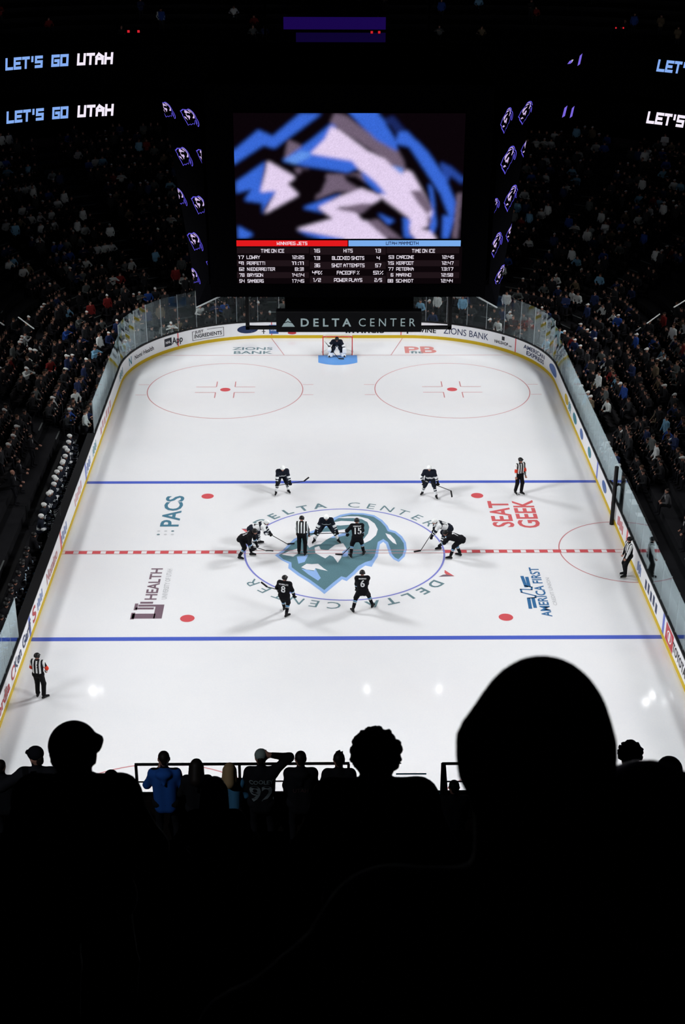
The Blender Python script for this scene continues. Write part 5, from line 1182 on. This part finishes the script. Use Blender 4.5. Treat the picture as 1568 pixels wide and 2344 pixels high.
# those that show largest are things of their own; the far rows are one mass. The far-end row behind the glass counts as near too.
pri = sorted(range(len(occ)), key=lambda k: occ[k][6]*(1.0 if abs(occ[k][2][0]) > 12 else .72))
near = set(pri[:NEAR])
for k, (i, u, p, a, x, y, dd) in enumerate(occ):
    cn = rng.choices(CNAMES, CW)[0]; v = rng.choices(range(5), (50, 9, 14, 20, 4))[0]; hat = rng.random() < .28; rz = a+rng.uniform(-.35, .35); kk = v*2+int(hat)
    hairm = CAPW if hat and rng.random() < .55 else (HAIR if rng.random() < .7 else HAIRB)
    jx = rng.uniform(-.05, .05); z = row_z(i)
    if k in near:
        o = bpy.data.objects.new('person', fine_obj(kk, hairm)); link(o); o.location = (p[0]+jx, p[1], z); o.rotation_euler = (0, 0, rz); o.scale = (1, 1, rng.uniform(.94, 1.05)); o.color = (*COLS[cn], 1)
        pose = 'seated' if v < 3 else 'standing'; hd = ' and pale cap' if hairm is CAPW else ''
        zn = zone_of(p); rw = ROWN[min(i, len(ROWN)-1)]
        tag(o, f'{pose} spectator in {cn}{hd}, {rw}, {zn}', 'person', f'{pose} spectators in {cn}{hd}, {rw}, {zn}')
    else:
        V, F, mi = COARSE[kk]; c, s_ = math.cos(rz), math.sin(rz); q = V.copy(); q[:, :2] = V[:, :2]@np.array([[c, s_], [-s_, c]])
        stuffV.append(q+np.array([p[0]+jx, p[1], z])); stuffF.append(F+nv); nv += len(V); ci = CNAMES.index(cn)
        hi_ = {CAPW: 2, HAIR: 3, HAIRB: 4}[hairm]
        stuffM.append(np.choose(mi, [5+ci, 0, 1, hi_]))
# a few more high up in the far upper stand
for k in range(90):
    u = rng.choice((-1, 1))*rng.uniform(.0, .3); r_ = rng.randrange(0, 7); p0 = bowl(u, 1); q0 = bowl(u, 1.01); d = (q0-p0)/np.linalg.norm(q0-p0); p = p0+d*(.3+.85*(r_+.5)); z = 15.6+.6*r_
    V, F, mi = COARSE[rng.randrange(10)]; rz = math.atan2(d[0], -d[1]); c, s_ = math.cos(rz), math.sin(rz); q = V.copy(); q[:, :2] = V[:, :2]@np.array([[c, s_], [-s_, c]])
    stuffV.append(q+np.array([p[0], p[1], z])); stuffF.append(F+nv); nv += len(V); stuffM.append(np.choose(mi, [5+rng.randrange(9), 0, 1, 3]))
o = mk('crowd', np.concatenate(stuffV), np.concatenate(stuffF), [SKIN, TROU, CAPW, HAIR, HAIRB]+SHM, None, np.concatenate(stuffM), True)
tag(o, 'mass of distant spectators filling the dark rows of the lower stand', 'crowd', kind='stuff')
print('people', len(occ), 'crowd faces', len(o.data.polygons))
# -- aisle step edges and hand rails
NOSE = mat('step_edge_pale', (.42, .45, .44), .7, .2); NOSE2 = mat('step_edge_darker', (.10, .11, .11), .7, .2)  # second colour is a darker copy of the first, for the side aisles
for a in AISLES:
    if abs(a) > .6: continue
    pts = [bowl(a, i/NR) for i in range(NR)]
    r = empty('aisle_steps', (*pts[0], ROW0)); tag(r, 'pale edged aisle steps '+('behind the far goal, '+('left' if a < 0 else 'right')+' aisle' if abs(a) < .1 else ('on the left stand' if a < 0 else 'on the right stand')+f', aisle {["","nearest the far end","by the far corner","past the far corner","facing the far blue line","facing the red line"][min(5, [.165,.235,.305,.40,.53].index(abs(a))+1)]}'), 'steps', 'aisle steps')
    for i in range(1, 16):
        p = bowl(a, i/NR); q = bowl(a+.002, i/NR); t_ = (q-p)/np.linalg.norm(q-p); n_ = np.array([-t_[1], t_[0]]); n_ = n_ if n_@(bowl(a, 1)-p) > 0 else -n_
        V = []
        for z in (row_z(i)-.025, row_z(i)+.006):
            for e, g_ in ((-.55, -.03), (.55, -.03), (.55, .035), (-.55, .035)): w_ = p+t_*e+n_*g_; V.append((*w_, z))
        o = MB().hexa(V).build('step_edge', NOSE if abs(a) < .1 else NOSE2, r); o.matrix_parent_inverse = Matrix.Translation(r.location).inverted()
RAILM = mat('rail_steel', (.45, .47, .47), .3, .5)
for px0, py0, px1, py1, X, lab in ((42, 726, 78, 753, -17.6, 'pale hand rail slanting down in the left stand'), (1510, 719, 1480, 741, 17.6, 'pale hand rail slanting down in the right stand'), (0, 738, 10, 745, -17.2, 'short pale rail at the edge of the left stand'), (1456, 757, 1466, 750, 17.2, 'short pale rail low in the right stand'), (1568, 688, 1542, 704, 18.2, 'pale rail at the upper edge of the right stand')):
    def atX(x, y, X): d = ray(x, y); return CAM+d*(X-CAM[0])/d[0]
    A0, A1 = atX(px0, py0, X), atX(px1, py1, X-math.copysign(1.0, X)); r = empty('hand_rail', A0-(0, 0, .9)); tag(r, lab, 'rail')
    o = MB().tube(A0, A1, .035, n=6).build('rail_bar', RAILM, r); o.matrix_parent_inverse = Matrix.Translation(r.location).inverted()
    for P in (A0, A1): o = MB().tube(P-(0, 0, .95), P, .02, n=6).build('rail_post', BLACK, r); o.matrix_parent_inverse = Matrix.Translation(r.location).inverted()

# ================================================================== NEAR UPPER DECK AND THE SPECTATORS IN FRONT OF THE CAMERA
RUN, RISE, ZD0, YD0 = .85, .6, 28.45, -58.73
def deck_z(y):
    j = math.floor((y-YD0)/RUN+.5); j = max(j, -2)
    return ZD0-RISE*j if j <= 18 else 16.22
prof = []
for j in range(-2, 19):
    y0 = YD0+RUN*(j-.5); z = ZD0-RISE*j; prof += [(y0, z), (y0+RUN, z)]
prof += [(YD0+RUN*18.5, 16.22), (-40.95, 16.22), (-40.95, 14.5)]
V = []; F = []
for x in (-16, 16): V += [(x, y, z) for y, z in prof]
k = len(prof); F = [(i, i+1, k+i+1, k+i) for i in range(k-1)]
deck = mk('floor_upper_deck', V, F, BLACK); tag(deck, 'dark steep upper deck steps below the camera', kind='structure')
PARA = mat('parapet_dark', (.012, .009, .008), .8, .05)
pz = atD(700, 1831, 21.5)
par = MB().box(-16, 16, pz[1]-.02, pz[1]+.22, 14.4, pz[2]).build('wall_deck_parapet', PARA); tag(par, 'dark front parapet of the upper deck', kind='structure')
# rail on the parapet, in two lengths, and the clear panel beside it
RY = pz[1]+.05
def railpt(x, y): return atY(x, y, RY)
def rail(px0, px1, ytop, posts, mids, lab):
    A0, A1 = railpt(px0, ytop), railpt(px1, ytop); r = empty('guard_rail', (A0[0], RY, pz[2])); tag(r, lab, 'rail', 'guard rails on the deck front')
    local(r, MB().box(A0[0], A1[0], RY-.02, RY+.02, A0[2]-.012, A0[2]+.012), 'top_bar', PLASTIC_BLACK)
    for y in mids: z = railpt(px0, y)[2]; local(r, MB().box(A0[0], A1[0], RY-.008, RY+.008, z-.008, z+.008), 'mid_bar', PLASTIC_BLACK)
    for x in posts: q = railpt(x, ytop); local(r, MB().box(q[0]-.02, q[0]+.02, RY-.02, RY+.02, pz[2]-.02, q[2]), 'rail_post', PLASTIC_BLACK)
    return r
r1 = rail(308, 800, 1750, (311, 548, 798), (1790, 1815), 'long black guard rail along the upper deck front')
q0, q1 = railpt(312, 1822), railpt(321, 1831); local(r1, MB().box(q0[0], q1[0], RY-.05, RY+.03, pz[2]-.02, q0[2]), 'foot_plate', PLASTIC_BLACK); q0, q1 = railpt(418, 1822), railpt(428, 1831); local(r1, MB().box(q0[0], q1[0], RY-.05, RY+.03, pz[2]-.02, q0[2]), 'foot_plate', PLASTIC_BLACK)
r2 = rail(1012, 1330, 1748, (1013, 1328), (1789, 1812), 'short black guard rail beside the large head')
a, b, c_, d_ = railpt(1010, 1850), railpt(1028, 1850), railpt(1021, 1754), railpt(1016, 1754); o_ = np.array([0, .06, 0]); local(r2, MB().hexa([a, b, b+o_, a+o_, d_, c_, c_+o_, d_+o_]), 'tapered_brace', PLASTIC_BLACK)
r3 = rail(-30, 308, 1820, (60, 200), (), 'low black guard rail at the left end of the deck front')
gp = empty('deck_windscreen', (railpt(945, 1800)[0], RY, pz[2])); tag(gp, 'clear glass panel standing on the parapet beside the curly hair', 'panel')
a, b = railpt(905, 1831), railpt(976, 1771); local(gp, MB().box(a[0], b[0], RY-.006, RY+.006, a[2], b[2]), 'pane', GLASS); local(gp, MB().box(a[0], b[0], RY-.008, RY+.008, b[2]-.01, b[2]+.006), 'edge_strip', ADTEAL)
a, b = railpt(976, 1831), railpt(1010, 1816); local(gp, MB().box(a[0], b[0], RY-.006, RY+.006, a[2], b[2]), 'pane', GLASS); local(gp, MB().box(a[0], b[0], RY-.008, RY+.008, b[2]-.008, b[2]+.006), 'edge_strip', ADTEAL)
# seats on the deck: dark, uncounted in the picture
sV = []; sF = []; n_ = 0
for j in range(1, 18):
    for x in np.arange(-9, 9, .56):
        y = YD0+RUN*j; X_, Y_, D_ = proj((x, y, ZD0-RISE*j+.6))
        if -80 < X_ < 1650 and Y_ < 2500 and j > 2 and abs(x+3.0) > .6: sV.append(pv_*np.array([.95, 1, .92])+np.array([x, y-.12, ZD0-RISE*j])); sF.append(pf_+n_*len(pv_)); n_ += 1
o = mk('deck_seats', np.concatenate(sV), np.concatenate(sF), BLACK); tag(o, 'rows of dark seats on the upper deck below the camera', 'seats', kind='stuff')
DARKTOP = mat('jacket_black', (.010, .010, .012), .9, .05)
def watcher(px, ptop, D, label, pose=None, top=DARKTOP, hair=HAIR, h=.026, head=1.0, hood=False, style='short', cap_turn=0, wide=1.0, group='spectators along the deck front', seated=False, floor=None, skinm=SKIN, hh=None, ears=1.0, skull=None, brim=1.0):
    P0 = atD(px, ptop, D); zf = floor if floor is not None else deck_z(P0[1]); base = dict(SIT if seated else STANDP, ank=.1, headpitch=-22, hs=.165, neck=.02); base.update(pose or {})
    J = skel(**base); htop = J['hd'][2]+.112; s = (P0[2]-zf)/htop if not seated else 1.0
    if not seated: s = min(max(s, .8), 1.12)
    z0 = P0[2]-htop*s
    BP = bodyprims(J, .88*wide, 2)+headprims(J, head, 0, 1, ears=ears)
    if skull: BP.append(ell(J['hd']+J['hu']*skull[3], np.array(skull[:3]), 0, np.stack([J['hr'], J['hf'], J['hu']], 1)))
    if skull: BP.append(cap(J['hd']-J['hu']*.05-J['hf']*.015, J['nk']-J['hf']*.02, .068, .064, 0))
    for i in (0, 1): BP += handprims(J, i, .014, 0)
    root = person_root('person', (P0[0]-J['hd'][0]*s, P0[1]-J['hd'][1]*s, z0), 0, sdf_mesh(BP, h, .03), [skinm, EYE, TROU], label, group); root.scale = (s,)*3
    d, r, f = J['d'], J['r'], J['f']; jp = [cap(J['pv']-d*.08+r*q*.06, J['chest']+r*q*.075, .112*wide, .118*wide) for q in (-1, 1)]+[cap(J['sh'][0]-d*.02, J['sh'][1]-d*.02, .075*wide), cap(J['sc']-f*.02, J['nk']-f*.01, .075, .062)]
    for i in (0, 1): jp += [cap(J['sh'][i]-d*.02, J['el'][i], .066*wide, .056*wide), cap(J['el'][i], J['el'][i]+(J['ha'][i]-J['el'][i])*.92, .056*wide, .044)]
    if hood: jp += [ell(J['nk']-f*.10-d*.03, (.12, .075, .07)), cap(J['nk']-f*.1-d*.06, J['sc']-f*.15-d*.13, .055, .02)]
    jk = sdf_obj('jacket', jp, [top], h, .05, root)
    R = np.stack([J['hr'], J['hf'], J['hu']], 1); c = J['hd']; L = lambda x, y, z: c+R@np.array([x, y, z])*head; hh = hh or min(h, .02)
    if style == 'short': sdf_obj('hair', [ell(L(0, -.018, .028), np.array([.083, .097, .088])*head, 0, R), cap(L(0, -.07, 0), L(0, -.06, -.05), .045*head)], [hair], hh, .02, root)
    elif style == 'spiky':
        pr = [ell(L(0, -.018, .025), np.array([.083, .097, .088])*head, 0, R), cap(L(0, -.07, 0), L(0, -.06, -.05), .045*head)]
        for q in range(16): t_ = rng.uniform(0, 2*PI); e_ = rng.uniform(0, .06); b_ = L(e_*math.cos(t_), e_*math.sin(t_), .10); pr.append(cap(b_, b_+np.array([rng.uniform(-.02, .02), rng.uniform(-.02, .02), .022]), .014, .006))
        sdf_obj('hair', pr, [hair], min(hh, .014), .012, root)
    elif style == 'long': sdf_obj('hair', [ell(L(0, -.018, .028), np.array([.09, .104, .09])*head, 0, R), cap(L(0, -.06, 0), L(0, -.09, -.2), .085*head, .095*head), cap(L(-.07, -.02, 0), L(-.085, -.05, -.18), .045), cap(L(.07, -.02, 0), L(.085, -.05, -.18), .045)], [hair], hh, .03, root)
    elif style == 'curly':
        pr = [ell(L(0, -.015, .02), np.array([.094, .105, .096])*head, 0, R)]
        for q in range(420):
            v = nrm(nrng.standard_normal(3)); 
            if v[2] < -.45 or (v[1] > .75): continue
            kq = rng.uniform(.98, 1.13); pr.append(ell(L(v[0]*.092*kq, -.015+v[1]*.102*kq, .02+v[2]*.094*kq), np.full(3, rng.uniform(.008, .014)*head)))
        sdf_obj('hair', pr, [hair], .0075, .004, root)
    elif style == 'cap':
        a = math.radians(cap_turn); bd = np.array([math.sin(a), math.cos(a), 0]); Lc = lambda v: c+R@np.asarray(v)*head
        cp = sdf_obj('cap', [ell(L(0, -.006, .035), np.array([.094, .11, .09])*head, 0, R), cap(Lc(bd*.06+(0, 0, .045)), Lc(bd*(.06+.09*brim)+(0, 0, .018)), .034*head, .026*head), cap(Lc(bd*.085+np.array([bd[1], -bd[0], 0])*.045+(0, 0, .04)), Lc(bd*(.085+.06*brim)+np.array([bd[1], -bd[0], 0])*.03+(0, 0, .018)), .022*head, .018*head), cap(Lc(bd*.085-np.array([bd[1], -bd[0], 0])*.045+(0, 0, .04)), Lc(bd*(.085+.06*brim)-np.array([bd[1], -bd[0], 0])*.03+(0, 0, .018)), .022*head, .018*head)], [hair], hh, .02, root)
        sdf_obj('hair', [cap(L(0, -.07, -.01), L(0, -.06, -.06), .048*head)], [HAIR], hh, .02, root)
    return root, J, jp
BLUEHOOD = mat('hoodie_blue', (.02, .09, .36), .9, .05); BLUEJ = mat('jacket_pale_blue', (.06, .20, .36), .9, .05); BLONDE = mat('blonde_hair', (.30, .20, .10), .7, .15); CAPG = mat('cap_grey_green', (.22, .27, .25), .8, .1); DARKCAP = mat('cap_black', (.006, .006, .008), .9, .05)
FR = 20.7
FLR = 16.22
w_ = watcher
w_(0, 1741, FR+.1, 'spectator in dark jacket cut by the left picture edge', pose=dict(hands=((-.2, .25, 1.0), (.24, .22, .98))), floor=FLR)
r_, J_, jp_ = w_(80, 1712, 19.0, 'spectator in peaked cap holding up a phone at the left', pose=dict(hands=((-.30, .16, 1.22), (.2, .25, .95)), elbow=((-.9, -.2, -.6), (1, -.4, -.2)), headyaw=48, headpitch=-10), style='cap', hair=DARKCAP, cap_turn=0, wide=1.12)
ph = atD(58, 1766, 18.9); o = MB().box(ph[0]-.04, ph[0]+.04, ph[1]-.006, ph[1]+.006, ph[2]-.07, ph[2]+.07).build('mobile_phone', PLASTIC_BLACK); tag(o, 'black mobile phone held up by the spectator in a peaked cap', 'phone')
w_(253, 1766, 15.0, 'spectator with bowed head and bluish jacket beside the big cap', pose=dict(headpitch=-35, headlean=.4, lean=12), top=mat('jacket_slate', (.05, .07, .10), .9, .05), floor=None)
w_(374, 1721, FR, 'man in blue hooded sweatshirt standing at the guard rail', pose=dict(hands=((-.10, .20, 1.40), (.16, .26, 1.06)), elbow=((-.5, .1, -1), (.6, -.3, -1)), headyaw=10), top=BLUEHOOD, hood=True, floor=FLR, h=.022)
w_(449, 1739, FR, 'woman with long dark hair standing at the guard rail', pose=dict(hands=((-.14, .26, 1.02), (.14, .26, 1.02))), style='long', hood=True, floor=FLR, h=.022)
w_(525, 1748, FR+.05, 'woman with long fair hair and blue jacket at the guard rail', pose=dict(hands=((-.14, .26, .98), (.14, .26, .98))), style='long', hair=BLONDE, top=BLUEJ, floor=FLR, h=.022)
r_, J_, jp_ = w_(597, 1718, FR, 'spectator in grey cap and lettered dark jersey with one arm raised', pose=dict(hands=((-.14, .24, 1.02), (.13, .03, 1.74)), elbow=((-.6, -.3, -1), (1, .2, -.5))), style='cap', hair=CAPG, cap_turn=8, wide=1.1, floor=FLR, h=.022)
for s_, zz, hg in (('COOLEY', .36, .062), ('92', .08, .25)):
    V, F, tw = text2d(s_, 1); V = (V-np.array([tw/2, 0]))*hg; wrap_text(jp_, V, F, J_['pv']+J_['d']*zz, J_['r'], J_['d'], -J_['f'], 'jersey_lettering', mat('back_lettering', (.16, .19, .20), .9, .05), r_)
r_, J_, jp_ = w_(688, 1721, FR, 'man in dark hooded sweatshirt with faint print on the back', pose=dict(hands=((-.22, .22, .9), (.22, .22, .9))), hood=True, wide=1.1, floor=FLR, h=.022)
V, F, tw = text2d('UTAH', 1); V = (V-np.array([tw/2, 0]))*.06; wrap_text(jp_, V, F, J_['pv']+J_['d']*.24, J_['r'], J_['d'], -J_['f'], 'jacket_print', mat('faint_print', (.05, .03, .03), .9, .05), r_)
w_(776, 1723, FR, 'man with upswept hair in dark jacket left of the curly head', pose=dict(hands=((-.24, .2, .92), (.24, .2, .92))), style='spiky', floor=FLR, h=.022, wide=1.08)
w_(1040, 1788, 20.4, 'small spectator below the tapered rail brace', pose=dict(headpitch=-30), floor=16.2)
w_(1445, 1703, 13.0, 'curly haired spectator right behind the large head', style='curly', hair=HAIR)
w_(1535, 1737, 9.0, 'spectator at the right picture edge seen from behind', style='short', hh=.012)
w_(490, 1783, 9.5, 'dark figure bending low in front of the fair haired woman', pose=dict(lean=22, headpitch=-30, headlean=.3), style='long', wide=1.1)
w_(163, 1667, 4.55, 'large dark head in a cap close to the camera', style='cap', hair=DARKCAP, cap_turn=100, brim=.0, hood=True, h=.018, hh=.009, group='spectators close to the camera', wide=1.06, pose=dict(headpitch=-14, neck=-.04))
w_(862, 1679, 4.55, 'large curly head silhouetted close to the camera', style='curly', h=.018, head=.94, hood=True, wide=1.06, group='spectators close to the camera', pose=dict(neck=-.045))
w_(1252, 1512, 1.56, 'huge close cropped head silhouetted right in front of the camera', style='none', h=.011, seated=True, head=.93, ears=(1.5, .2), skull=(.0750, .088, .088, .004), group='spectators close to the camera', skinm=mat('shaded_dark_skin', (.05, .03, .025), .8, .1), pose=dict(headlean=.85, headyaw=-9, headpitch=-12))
w_(1500, 1790, 1.62, 'blurred dark head beside the huge head at the right edge', style='short', h=.016, seated=True, group='spectators close to the camera', pose=dict(headpitch=-40, headlean=.3, lean=30))
